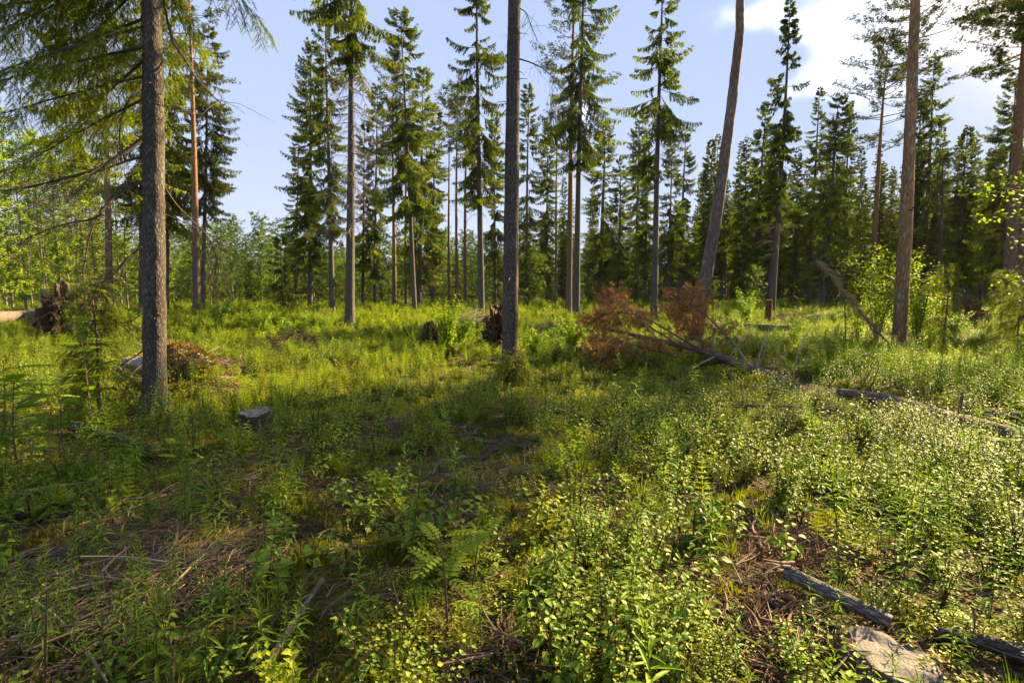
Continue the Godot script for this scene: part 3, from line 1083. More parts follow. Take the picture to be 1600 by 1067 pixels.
func near_bough(leaf: Geo, wood: Geo, start: Vector3, out: Vector3, l: float, sag: float) -> void:
	var pts := bend_path([start, start + out * l * 0.5 + Vector3(0, -sag * l * 0.35, 0), start + out * l + Vector3(0, -sag * l * 0.75, 0)], 10)
	tube(wood, pts, taper(11, 0.008 + 0.005 * l, 0.003), 5, PackedColorArray([Color(0.10, 0.08, 0.065)]))
	var n := int(6 + l * 17)
	for i in n:
		var s := lerpf(0.12, 1.0, (i + rnd(0, 0.7)) / n)
		var f := s * 10.0
		var q := mini(int(f), 9)
		var b := pts[q].lerp(pts[q + 1], f - q)
		var side := out.cross(Vector3.UP).normalized() * (-1.0 if i % 2 else 1.0)
		var reach := minf(0.85, (0.18 + 0.30 * l * pow(1.0 - s, 0.7))) * rnd(0.6, 1.2)
		var d := (out * rnd(0.4, 0.9) + side * rnd(0.4, 1.0) + Vector3(0, rnd(-0.9, 0.05), 0)).normalized()
		var m := maxi(2, int(reach / 0.085))
		var p := b
		var path := PackedVector3Array([b])
		for k in m:
			var dd := (d + Vector3(0, -rnd(0.4, 2.0) * k / m, 0)).normalized()
			p += dd * reach / m
			path.push_back(p)
			for e in [-1.0, 1.0]:
				if rng.randf() < 0.12: continue
				var sd := dd.cross(Vector3.UP).normalized()
				var td: Vector3 = (dd * rnd(0.6, 1.0) + sd * e * rnd(0.4, 0.9) + Vector3(0, rnd(-0.7, 0.05), 0)).normalized()
				var tw: Geo = needle_twigs[rng.randi() % needle_twigs.size()]
				leaf.put(Transform3D(aim(td).scaled_local(Vector3.ONE * rnd(0.9, 1.5)), p), tw)
		tube(wood, path, taper(path.size(), 0.0045, 0.002), 3, PackedColorArray([Color(0.13, 0.095, 0.07)]))

func near_spruce(o: Node3D, h: float, w: float, levels: int) -> void:
	part(o, "trunk", trunk_geo(h, 0.010 + 0.007 * h, 6, Color(0.16, 0.12, 0.10), Color(0.16, 0.12, 0.10), 0.5, 0.04).mesh(), M.twig)
	var leaf := Geo.new()
	var wood := Geo.new()
	for i in levels:
		var t := (i + rnd(0.2, 0.8)) / levels
		var y := lerpf(0.12, 0.97, t) * h
		for k in 3:
			if rng.randf() < 0.25: continue
			var th := rnd(0, TAU)
			var l := w * (0.25 + 0.85 * pow(1.0 - t, 0.8)) * rnd(0.5, 1.15)
			near_bough(leaf, wood, Vector3(0, y, 0), Vector3(cos(th), lerpf(-0.1, 0.7, t), sin(th)).normalized(), l, 0.4)
	part(o, "crown", leaf.mesh(), M.needle)
	part(o, "branches", wood.mesh(), M.twig, "stuff")

func clear_along(pts: Array, r: float) -> void:
	for i in pts.size() - 1:
		for k in 6:
			var q: Vector3 = pts[i].lerp(pts[i + 1], k / 6.0)
			keepouts.append(Vector3(q.x, q.z + r * 0.6, r))

func side_twigs(g: Geo, pts: PackedVector3Array, n: int, l: float, k: Color, r := 0.004) -> void:
	for i in n:
		var f := rnd(0.25, 1.0) * (pts.size() - 1)
		var q := mini(int(f), pts.size() - 2)
		var b := pts[q].lerp(pts[q + 1], f - q)
		var d := (pts[q + 1] - pts[q]).normalized()
		var dd := (d * rnd(0.2, 0.9) + Vector3(rnd(-0.7, 0.7), rnd(-1.0, 0.4), rnd(-0.7, 0.7))).normalized()
		var ll := l * rnd(0.3, 1.0)
		var e := b + dd * ll
		var mid := b.lerp(e, 0.5) + Vector3(rnd(-0.1, 0.1), rnd(-0.02, 0.12), rnd(-0.1, 0.1)) * ll
		tube(g, PackedVector3Array([b, mid, e]), PackedFloat32Array([r, r * 0.7, r * 0.3]), 3, PackedColorArray([jit(k, 0.25)]))
		for m in 3:
			var c := mid.lerp(e, rnd(0, 1))
			var d3 := (dd + Vector3(rnd(-1, 1), rnd(-0.8, 0.5), rnd(-1, 1))).normalized()
			tube(g, PackedVector3Array([c, c + d3 * ll * 0.35]), PackedFloat32Array([r * 0.5, r * 0.25]), 3, PackedColorArray([jit(k, 0.25)]))
func _ready() -> void:
	# ---- camera, sky, sun, exposure
	rng.seed = 20240607
	swell.seed = 4; swell.frequency = 0.07; swell.fractal_octaves = 3
	rough.seed = 9; rough.frequency = 0.55; rough.fractal_octaves = 3
	patchy.seed = 13; patchy.frequency = 0.45; patchy.fractal_octaves = 3
	var cam := Camera3D.new()
	cam.name = "camera"
	add_child(cam)
	cam.position = Vector3(0, EYE, 0)
	cam.rotation.x = -PITCH
	cam.fov = rad_to_deg(2.0 * atan(CY / F))
	cam.near = 0.1
	cam.far = 900.0
	var env := Environment.new()
	env.background_mode = Environment.BG_SKY
	env.tonemap_mode = Environment.TONE_MAPPER_LINEAR
	env.tonemap_exposure = 6.2
	env.sdfgi_enabled = true
	env.ssao_enabled = true
	env.ssil_enabled = true
	env.fog_enabled = true
	env.fog_density = 0.00008
	env.fog_light_color = Color(0.96, 0.96, 0.95)
	var sm := ProceduralSkyMaterial.new()
	sm.sky_top_color = Color(0.375, 0.425, 0.53)
	sm.sky_horizon_color = Color(0.48, 0.505, 0.555)
	sm.sky_curve = 0.16
	sm.sky_energy_multiplier = 0.83
	sm.ground_bottom_color = Color(0.2, 0.2, 0.15)
	sm.ground_horizon_color = Color(0.6, 0.65, 0.65)
	sm.sun_angle_max = 35.0
	sm.sun_curve = 0.32
	sm.sky_cover = make_sky()
	sm.sky_cover_modulate = Color(0.37, 0.37, 0.37)
	var sky := Sky.new()
	sky.sky_material = sm
	env.sky = sky
	var we := WorldEnvironment.new()
	we.name = "world_environment"
	we.environment = env
	add_child(we)
	var sun := DirectionalLight3D.new()
	sun.name = "sun"
	sun.light_energy = 1.6
	sun.light_color = Color(1.0, 0.88, 0.66)
	sun.light_angular_distance = 0.5
	sun.shadow_enabled = true
	add_child(sun)
	var az := deg_to_rad(52.0)
	var el := deg_to_rad(30.5)
	var towards := Vector3(sin(az) * cos(el), sin(el), -cos(az) * cos(el))
	sun.look_at_from_position(towards * 50.0, Vector3.ZERO, Vector3.UP)

	# ---- the place
	make_materials()
	mounds = [[-5.0, -9.15, 1.15, 0.8, 0.36], [-7.6, -6.2, 1.6, 1.2, 0.18], [-4.9, -8.15, 0.9, 0.7, 0.10]]
	make_zones()
	make_ground()
	prepare_sprays()
	for i in 4: tufts.append(make_tuft(0.10, 20, Color(0.085, 0.115, 0.035).lerp(Color(0.12, 0.15, 0.045), i / 3.0)))
	for i in 4: needle_twigs.append(make_needle_twig(DARK_NEEDLE.lerp(MID_NEEDLE, 0.3 + i / 4.0) * Color(1.55, 1.55, 1.1), MID_NEEDLE.lerp(LIT_NEEDLE, 0.3 + i / 3.0) * Color(1.6, 1.55, 1.1)))
	big_left_spruce()
	middle_trunk()
	leaning_pine()
	right_pine()
	standing_trees()
	forest_behind()
	fallen_things()
	small_trees()
	foreground_plants()
	undergrowth()

func make_zones() -> void:
	zone("bare", 0, 830, 380, 1010, 1.0)
	zone("bare", 150, 700, 420, 860, 0.5)
	zone("bare", 600, 700, 830, 800, 0.4)
	zone("bare", 1130, 800, 1330, 920, 1.0)
	zone("bare", 1120, 900, 1260, 1050, 1.0)
	zone("bare", 640, 760, 760, 830, 0.6)
	zone("bare", 300, 560, 350, 590, 0.8)
	zone("berry", 250, 570, 820, 690, 1.0)
	zone("berry", 780, 570, 1330, 660, 1.0)
	zone("berry", 1380, 970, 1600, 1067, 1.0)
	zone("berry", 0, 630, 230, 660, 0.9)
	zone("berry", 1100, 510, 1600, 575, 0.7)
	zone("seedling", 760, 640, 1600, 810, 1.0)
	zone("seedling", 840, 800, 1060, 1067, 0.8)
	zone("seedling", 0, 570, 200, 630, 0.6)
	zone("seedling", 1400, 760, 1600, 900, 0.7)
	zone("fireweed", 1320, 570, 1640, 680, 1.0)
	zone("fireweed", 0, 500, 240, 600, 0.35)
	zone("fireweed", 250, 680, 800, 900, 0.10)
	zone("fireweed", 1050, 720, 1600, 1000, 0.16)
	zone("horsetail", 380, 590, 560, 660, 1.0)
	zone("horsetail", 560, 530, 720, 600, 0.5)
	zone("horsetail", 280, 620, 420, 660, 0.7)
	zone("low", 240, 560, 1320, 655, 0.9)
	zone("low", 1180, 590, 1420, 680, 0.7)
	zone("low", 1400, 640, 1620, 720, 0.7)
	zone("low", 1180, 900, 1640, 1067, 0.8)
	zone("low", 0, 485, 150, 540, 0.9)
	zone("low", 300, 640, 480, 720, 0.7)
	zone("low", 60, 660, 260, 740, 0.6)
	zone("grassy", 260, 620, 560, 680, 0.9)
	zone("grassy", 820, 690, 980, 780, 0.6)
	zone("grassy", 250, 860, 430, 1000, 0.5)

func depth_tree(px: float, depth: float) -> Vector3:
	return at_depth(px, depth)

func set_lean(o: Node3D, base: Vector3, px_top: float, py_top: float) -> float:
	var d := -base.z
	var tip := at(px_top, py_top, d)
	var up := tip - base
	o.rotation.z = -atan2(up.x, up.y)
	return up.length()

# ---------------------------------------------------------------- the four near trees
func big_left_spruce() -> void:
	var base := ground(241, 649)
	var o := thing("spruce_tree", "large dark spruce trunk nearest the camera, left of the low cut stump", "tree", base)
	set_lean(o, base, 236, 0)
	keepouts.append(Vector3(base.x, base.z, 0.28))
	var m := rough_trunk([Vector3(0, -0.15, 0), Vector3(0.01, 4, 0), Vector3(-0.02, 9, 0), Vector3(0, 20, 0)], 0.145, 0.02, 1.1, 0.15, Color(0.22, 0.19, 0.165), Color(0.22, 0.19, 0.165), 0.5, 0.014)
	part(o, "trunk", m, M.bark)
	var leaf := Geo.new()
	var wood := Geo.new()
	# boughs: height, direction in degrees (180 is left, 90 away), length
	var list := [[3.75, 172, 2.2], [4.0, 208, 1.9], [4.25, 148, 2.6], [4.35, 188, 2.6], [4.6, 228, 1.8], [4.7, 162, 2.5], [4.85, 126, 2.3], [5.0, 196, 2.6], [5.2, 152, 2.7], [5.25, 178, 2.4],
		[5.45, 214, 2.4], [5.5, 104, 2.0], [5.6, 166, 2.6], [5.85, 190, 2.7], [5.95, 138, 2.5], [6.15, 204, 2.5], [6.2, 60, 1.7], [6.35, 172, 2.7], [6.5, 350, 1.5], [6.6, 152, 2.6]]
	for b in list:
		var th := deg_to_rad(b[1])
		near_bough(leaf, wood, Vector3(0, b[0] + 0.35, 0), Vector3(cos(th), rnd(-0.15, 0.2), -sin(th)).normalized(), b[2], rnd(0.4, 0.8))
	var y := 6.9
	while y < 19.5:
		var t := (y - 6.9) / 13.1
		for i in 4:
			var th := rnd(0, TAU)
			var l := 2.5 * pow(1.0 - t, 0.75) * rnd(0.6, 1.1) + 0.15
			var s := spray_for(l)
			leaf.put(Transform3D((Basis(Vector3.UP, th) * Basis(Vector3.BACK, lerpf(-0.3, 0.5, t))).scaled_local(Vector3.ONE * clampf(l / s.l, 0.6, 1.3)), Vector3(0, y, 0)), s.leaf)
		y += 0.25
	part(o, "crown", leaf.mesh(), M.needle)
	part(o, "branches", wood.mesh(), M.twig, "stuff")
	for i in 18:
		var yy := rnd(0.5, 5.4)
		var th := rnd(PI * 0.1, PI * 0.9)
		var d := Vector3(cos(th), rnd(-0.3, 0.2), sin(th))
		part(o, "snag", limb([d * 0.11 + Vector3(0, yy, 0), d * 0.17 + Vector3(0, yy, 0), d * rnd(0.19, 0.3) + Vector3(0, yy - 0.02, 0)], 0.008, 0.003, 5, Color(0.26, 0.22, 0.19), 3).mesh(), M.twig)
	# the bare lower branches, each one seen for itself: points as pixels with their depth
	var inv := o.transform.affine_inverse()
	var bare := [
		[[[228, 213, 8.1], [190, 240, 7.9], [150, 264, 7.7], [100, 278, 7.5], [50, 291, 7.4], [-20, 300, 7.3]], 0.026, 40],
		[[[228, 243, 8.1], [195, 252, 8.3], [165, 263, 8.5], [140, 275, 8.6], [120, 300, 8.7], [70, 312, 8.8]], 0.016, 26],
		[[[228, 281, 8.1], [195, 296, 8.0], [168, 315, 7.9], [150, 340, 7.8], [100, 350, 7.8], [40, 372, 7.7]], 0.018, 30],
		[[[228, 381, 8.1], [200, 402, 7.9], [175, 430, 7.8], [150, 448, 7.7], [140, 480, 7.7]], 0.014, 18],
		[[[160, 322, 7.9], [142, 360, 7.8], [133, 400, 7.8], [130, 440, 7.8], [150, 480, 7.8], [190, 505, 7.9], [222, 490, 8.0]], 0.010, 20],
		[[[228, 130, 8.1], [205, 150, 7.8], [192, 175, 7.7], [186, 210, 7.7], [188, 250, 7.7]], 0.013, 14],
		[[[255, 0, 8.1], [268, 60, 7.9], [290, 95, 7.8], [310, 128, 7.7], [345, 162, 7.6]], 0.013, 16],
		[[[256, 292, 8.1], [275, 320, 8.3], [300, 345, 8.4], [325, 372, 8.5], [338, 405, 8.5], [334, 432, 8.5]], 0.012, 24],
		[[[226, 546, 8.1], [205, 560, 8.0], [185, 575, 7.9], [178, 590, 7.9]], 0.010, 10],
		[[[226, 566, 8.1], [205, 585, 7.9], [195, 610, 7.8], [183, 640, 7.8]], 0.009, 10],
	]
	for b in bare:
		var pts := []
		for q in b[0]: pts.append(inv * at(q[0], q[1], q[2]))
		var p := bend_path(pts, 16)
		var g := Geo.new()
		tube(g, p, taper(17, b[1] * 1.15, 0.006), 7, PackedColorArray([Color(0.115, 0.095, 0.08)]))
		var br := part(o, "bare_branch", g.mesh(), M.twig)
		var tw := Geo.new()
		side_twigs(tw, p, b[2] * 2, 0.8, Color(0.19, 0.155, 0.125), 0.0045)
		part(br, "twigs", tw.mesh(), M.twig, "stuff")
	for q in [[228, 90, 205, 100], [230, 129, 218, 134], [231, 207, 215, 212], [228, 311, 222, 318]]:
		part(o, "snag", limb([inv * at(q[0], q[1], 7.95), inv * at((q[0] + q[2]) / 2, q[1] + 1, 7.9), inv * at(q[2], q[3], 7.85)], 0.011, 0.004, 6, Color(0.5, 0.46, 0.4), 4).mesh(), M.twig)

func middle_trunk() -> void:
	var base := ground(796, 607)
	var o := thing("spruce_tree", "bare grey spruce trunk in the middle with leafy shoots round its foot", "tree", base)
	set_lean(o, base, 803, 0)
	keepouts.append(Vector3(base.x, base.z, 0.3))
	part(o, "trunk", rough_trunk([Vector3(0, -0.15, 0), Vector3(0, 5, 0), Vector3(0.02, 10, 0), Vector3(0, 22, 0)], 0.152, 0.02, 1.0, 0.05, Color(0.235, 0.21, 0.19), Color(0.25, 0.22, 0.2), 0.5, 0.010, 40, 0.04, 8.5), M.bark)
	var leaf := Geo.new()
	var wood := Geo.new()
	var y := 9.0
	while y < 21.5:
		var t := (y - 9.0) / 13.0
		for i in 4:
			var th := rnd(0, TAU)
			var l := 2.0 * pow(1.0 - t, 0.75) * rnd(0.6, 1.1) + 0.15
			var s := spray_for(l)
			leaf.put(Transform3D((Basis(Vector3.UP, th) * Basis(Vector3.BACK, lerpf(-0.3, 0.5, t))).scaled_local(Vector3.ONE * clampf(l / s.l, 0.6, 1.3)), Vector3(0, y, 0)), s.leaf)
			wood.put(Transform3D(Basis(Vector3.UP, th), Vector3(0, y, 0)), s.wood)
		y += 0.27
	part(o, "crown", leaf.mesh(), M.needle)
	part(o, "branches", wood.mesh(), M.twig, "stuff")
	var inv := o.transform.affine_inverse()
	var bare := [
		[[[812, 92, 10.5], [835, 100, 10.3], [855, 112, 10.2], [872, 132, 10.1]], 0.014, 20],
		[[[812, 13, 10.5], [822, 20, 10.3], [830, 40, 10.2], [838, 60, 10.2]], 0.010, 14],
		[[[792, 170, 10.5], [780, 185, 10.3], [775, 205, 10.3], [772, 230, 10.3]], 0.009, 8],
		[[[792, 235, 10.5], [778, 250, 10.4], [768, 262, 10.3]], 0.008, 8],
		[[[808, 320, 10.5], [825, 345, 10.4], [842, 352, 10.3]], 0.008, 6],
	]
	for b in bare:
		var pts := []
		for q in b[0]: pts.append(inv * at(q[0], q[1], q[2]))
		var p := bend_path(pts, 10)
		var g := Geo.new()
		tube(g, p, taper(11, b[1], 0.004), 6, PackedColorArray([Color(0.15, 0.125, 0.105)]))
		side_twigs(g, p, b[2], 0.6, Color(0.17, 0.135, 0.105), 0.0035)
		part(o, "bare_branch", g.mesh(), M.twig)
	for i in 16:
		var yy := rnd(1.0, 6.5)
		var th := rnd(0, TAU)
		var d := Vector3(cos(th), rnd(-0.3, 0.2), sin(th))
		part(o, "snag", limb([d * 0.12 + Vector3(0, yy, 0), d * 0.2 + Vector3(0, yy, 0), d * rnd(0.22, 0.34) + Vector3(0, yy - 0.02, 0)], 0.008, 0.003, 5, Color(0.3, 0.26, 0.22), 3).mesh(), M.twig)

func pine_crown_on(o: Node3D, h: float, cb: float, w: float, off: Vector3) -> void:
	var leaf := Geo.new()
	var wood := Geo.new()
	for i in 26:
		var t := (i + rnd(0, 1)) / 26.0
		var y := lerpf(cb * h, h - 0.2, t)
		var th := i * 2.4
		var out := Vector3(cos(th), 0, sin(th))
		var l := w * (0.3 + 0.7 * sin(PI * clampf(0.3 + t * 0.66, 0, 1))) * rnd(0.6, 1.1)
		var a := off * (y / h) + Vector3(0, y, 0)
		var c := a + out * l + Vector3(0, lerpf(0.0, 0.6, t) * l, 0)
		tube(wood, bend_path([a, a.lerp(c, 0.5) + Vector3(0, 0.1, 0), c], 4), taper(5, 0.05, 0.01), 4, PackedColorArray([Color(0.36, 0.2, 0.1)]))
		for k in int(3 + l * 3):
			clump(leaf, wood, a.lerp(c, rnd(0.4, 1.0)), (out + Vector3(rnd(-0.8, 0.8), rnd(0, 0.6), rnd(-0.8, 0.8))).normalized(), rnd(0.3, 0.6), 6, tufts, Color(0.24, 0.16, 0.11))
	part(o, "crown", leaf.mesh(), M.needle)
	part(o, "branches", wood.mesh(), M.twig, "stuff")

func leaning_pine() -> void:
	var d := 16.5
	var foot := at(1084, 548, d)
	foot.y = hgt(foot.x, foot.z)
	var o := thing("pine_tree", "leaning pine trunk rising behind the brown fallen crown", "tree", foot)
	keepouts.append(Vector3(foot.x, foot.z, 0.35))
	var pts := [Vector3(0, -0.2, 0)]
	for q in [[1097, 470], [1119, 340], [1140, 190], [1157, 40], [1162, -40]]: pts.append(at(q[0], q[1], d) - foot)
	var tip: Vector3 = pts[-1] + Vector3(0.9, 8.0, 0)
	pts.append(tip)
	part(o, "trunk", rough_trunk(pts, 0.215, 0.055, 0.72, 0.10, Color(0.235, 0.185, 0.16), Color(0.52, 0.34, 0.22), 0.36, 0.016, 36, 0.05, 10.0), M.pine_bark)
	pine_crown_on(o, tip.y, 0.66, 2.1, Vector3(tip.x, 0, 0))

func right_pine() -> void:
	var base := ground(1404, 556)
	var o := thing("pine_tree", "straight brown pine trunk beside the bent dead sapling, leafy saplings behind it", "tree", base)
	var l := set_lean(o, base, 1431, 0)
	keepouts.append(Vector3(base.x, base.z, 0.32))
	part(o, "trunk", rough_trunk([Vector3(0, -0.15, 0), Vector3(0.03, 5, 0), Vector3(0, 10, 0), Vector3(0, 22, 0)], 0.180, 0.05, 0.78, 0.09, Color(0.26, 0.165, 0.105), Color(0.66, 0.40, 0.20), 0.16, 0.012, 36, 0.05, 10.5), M.pine_bark)
	pine_crown_on(o, 22.0, 0.62, 2.2, Vector3.ZERO)
	for i in 26:
		var yy := rnd(2.5, 9.5)
		var th := rnd(0, TAU)
		var dd := Vector3(cos(th), rnd(-0.1, 0.2), sin(th))
		part(o, "snag", limb([dd * 0.18 + Vector3(0, yy, 0), dd * 0.22 + Vector3(0, yy, 0), dd * rnd(0.24, 0.3) + Vector3(0, yy, 0)], 0.022, 0.012, 6, Color(0.10, 0.075, 0.06), 2).mesh(), M.twig)

# ---------------------------------------------------------------- trees of the middle distance, each by its own row
# kind, foot px, foot py (or -depth), top px, top py, trunk px wide, crown half width px, py of the crown's foot, settings, label
func standing_trees() -> void:
	var rows := [
		["pine", 171, -36, 157, -110, 11, 55, 40, {}, "pale pinkish pine trunk between the root plate and the big dark spruce"],
		["spruce", 221, -39, 220, -60, 9, 70, 330, {"gap": 0.25, "dead": 0.1, "deadness": 1.6}, "pale spruce trunk half hidden by the left edge of the big dark spruce"],
		["spruce", 259, -43, 268, -50, 8, 62, 345, {"gap": 0.1, "dead": 0.12, "tone": 1}, "yellow green spruce close behind the right edge of the big dark spruce"],
		["pine", 307, 490, 295, -75, 12, 62, 110, {"change": 0.3}, "orange barked pine with a rounded crown against open sky"],
		["spruce", 316, -42, 325, 40, 7, 44, 330, {"gap": 0.15, "dead": 0.1}, "dark slim spruce hugging the orange barked pine"],
		["spruce", 130, -44, 120, -40, 9, 75, 300, {"gap": 0.3, "dead": 0.2, "deadness": 1.5}, "twiggy half dead spruce behind the big boughs at the left"],
		["spruce", 484, 483, 486, 62, 8, 42, 415, {"gap": 0.03, "shape": 0.5}, "full narrow spruce, the left one of a pair standing clear in the gap"],
		["spruce", 519, 490, 508, 16, 9, 40, 365, {"gap": 0.12, "dead": 0.3}, "taller thin spruce of the pair standing clear in the gap"],
		["spruce", 546, 511, 550, -190, 15, 80, 90, {"gap": 0.3, "dead": 0.22, "deadness": 2.6, "w_dead": 1.0, "hang": 0.15}, "thick grey spruce trunk with long curling dead branches"],
		["spruce", 585, 483, 589, 130, 6, 34, 430, {"gap": 0.2, "dead": 0.2}, "thin sparse spruce just right of the trunk with curling dead branches"],
		["pine", 616, 484, 614, 95, 7, 36, 260, {"change": 0.25}, "thin orange pine left of the tall twin stemmed spruces"],
		["spruce", 648, 492, 626, 14, 8, 58, 345, {"gap": 0.12, "dead": 0.4, "hang": 0.1}, "tall spruce with heavy drooping top over bare stem"],
		["spruce", 654, 487, 662, 105, 8, 40, 440, {"gap": 0.12, "tone": 1}, "sunlit yellow green spruce close against the heavy topped one"],
		["pine", 702, 477, 700, 150, 5, 24, 240, {}, "left one of three thin pine stems"],
		["pine", 714, 481, 713, 130, 6, 26, 250, {}, "middle one of three thin pine stems"],
		["pine", 727, 480, 727, 120, 6, 24, 240, {}, "right one of three thin pine stems"],
		["spruce", 752, 498, 744, -75, 11, 58, 320, {"gap": 0.3, "dead": 0.3, "hang": 0.1, "deadness": 1.4}, "spruce with bare grey stem and thin ragged crown left of the middle trunk"],
		["spruce", 693, 462, 692, 362, 4, 15, 430, {}, "small dark young spruce among the three thin pine stems"],
		["spruce", 462, -58, 466, 205, 5, 20, 430, {"gap": 0.3}, "slim ragged spruce left of the narrow pair in the gap"],
		["spruce", 566, -52, 570, 190, 5, 20, 410, {"gap": 0.3, "dead": 0.1}, "slim spruce pole between the curly branched trunk and the thin sparse spruce"],
		["pine", 634, -55, 632, 120, 5, 26, 250, {}, "slim pine behind the heavy topped spruce"],
		["spruce", 676, -56, 680, 160, 5, 24, 420, {"gap": 0.25}, "slim spruce right of the sunlit yellow green one"],
		["spruce", 774, -54, 772, 180, 5, 22, 430, {"gap": 0.25, "dead": 0.1}, "slim spruce just left of the middle trunk"],
		["pine", 868, -50, 872, 150, 5, 24, 260, {}, "slim pine left of the close pair of stems"],
		["spruce", 1008, -58, 1012, 220, 5, 20, 430, {"gap": 0.25}, "slim spruce behind the tall open spruce"],
		["spruce", 822, 482, 826, 128, 6, 32, 450, {"gap": 0.2, "dead": 0.12}, "shaggy spruce just right of the middle trunk"],
		["spruce", 853, 479, 856, 190, 5, 24, 440, {"gap": 0.1}, "narrow dark spruce left of the close pair of stems"],
		["pine", 888, 494, 900, -120, 10, 66, 170, {"change": 0.3}, "orange pine stem, the left one of a close pair"],
		["spruce", 900, 500, 912, -90, 11, 62, 255, {"gap": 0.2, "dead": 0.4, "hang": 0.1}, "grey spruce stem, the right one of a close pair"],
		["spruce", 937, 478, 946, 186, 8, 38, 440, {"gap": 0.05, "shape": 0.6}, "broad dense spruce right of the close pair of stems"],
		["spruce", 966, 478, 970, 245, 5, 24, 440, {"gap": 0.15}, "short spruce beside the broad dense one"],
		["spruce", 993, 474, 1000, 185, 7, 30, 400, {"gap": 0.3, "dead": 0.1, "deadness": 2.0}, "brownish half dead spruce left of the tall open spruce"],
		["spruce", 1022, 503, 1035, -60, 11, 56, 265, {"gap": 0.14, "dead": 0.4, "shape": 0.6}, "tall open spruce whose top leaves the picture, above the brown fallen crown"],
		["spruce", 1045, 480, 1050, 230, 6, 26, 430, {"gap": 0.3, "dead": 0.1, "deadness": 2.0}, "twiggy brown spruce between the tall open one and the leaning pine"],
		["spruce", 1062, 480, 1071, 205, 7, 28, 420, {"gap": 0.15}, "blunt topped spruce left of the leaning pine"],
		["spruce", 1103, 480, 1113, 214, 6, 27, 440, {"gap": 0.02, "shape": 0.72}, "pointed dense spruce behind the leaning pine"],
		["spruce", 1176, 478, 1197, 158, 8, 40, 420, {"gap": 0.08, "shape": 0.72}, "dense spruce left of the tall spire topped spruce"],
		["spruce", 1206, 494, 1237, -4, 10, 38, 330, {"gap": 0.1, "shape": 0.8, "dead": 0.2}, "tall spruce with a thin spire against the white cloud"],
		["spruce", 1262, 480, 1283, 134, 7, 30, 400, {"gap": 0.08, "shape": 0.72}, "slim spruce right of the spire topped one"],
		["spruce", 1284, 482, 1313, 148, 8, 42, 430, {"gap": 0.15}, "leaning broad spruce with a twisted top"],
		["pine", 1360, 482, 1388, 62, 10, 66, 235, {"change": 0.25, "limbs": 72}, "pine with reddish stem and open crown left of the straight brown pine"],
		["pine", 1415, -42, 1440, -70, 11, 75, 130, {"limbs": 66}, "tall pine behind the straight brown pine, its crown spread on both sides"],
		["spruce", 1440, 480, 1462, 84, 8, 46, 440, {"gap": 0.15, "shape": 0.6}, "ragged spruce right of the straight brown pine"],
		["spruce", 1468, 482, 1474, 215, 5, 18, 230, {"gap": 0.8, "dead": 0.2, "deadness": 2.5}, "dead bare spruce pole with short twigs at the right"],
		["spruce", 1493, 480, 1514, 194, 7, 36, 440, {"gap": 0.06, "shape": 0.72}, "dense pointed spruce with its own gap of sky at the right"],
		["spruce", 1540, 480, 1560, 235, 6, 34, 440, {"gap": 0.06}, "lower spruce right of the pointed one with its gap of sky"],
		["pine", 1580, -30, 1606, -60, 13, 105, 110, {"limbs": 64, "change": 0.3}, "orange pine at the right edge spreading open boughs into bright sky"],
		["spruce", 1566, -46, 1588, 112, 8, 44, 430, {"gap": 0.06}, "dark spruce close behind the orange pine at the right edge"],
	]
	for r in rows:
		var base := ground(r[1], r[2]) if r[2] > 0 else at_depth(r[1], -r[2])
		var d := -base.z
		var o := thing("pine_tree" if r[0] == "pine" else "spruce_tree", r[9], "tree", base)
		var h := set_lean(o, base, r[3], r[4])
		var yb := at(r[3], r[7], d).y - base.y
		var p: Dictionary = r[8].duplicate()
		p.h = h
		p.r = maxf(0.06, r[5] / F * d * 0.5)
		p.cb = clampf(yb / h, 0.05, 0.93)
		p.w = r[6] / F * d * (1.18 if r[0] == "spruce" else 1.1)
		if r[0] == "pine":
			if not p.has("limbs"): p.limbs = 36
			p.dead = p.cb * 0.6
			pine(o, p)
		else:
			p.dead = p.get("dead", maxf(0.05, p.cb - 0.15))
			p.holes = rnd(-0.09, 0.04)
			p.thick = clampf(26.0 / h * 0.95, 0.7, 1.35)
			spruce(o, p)
		keepouts.append(Vector3(base.x, base.z, 0.3))

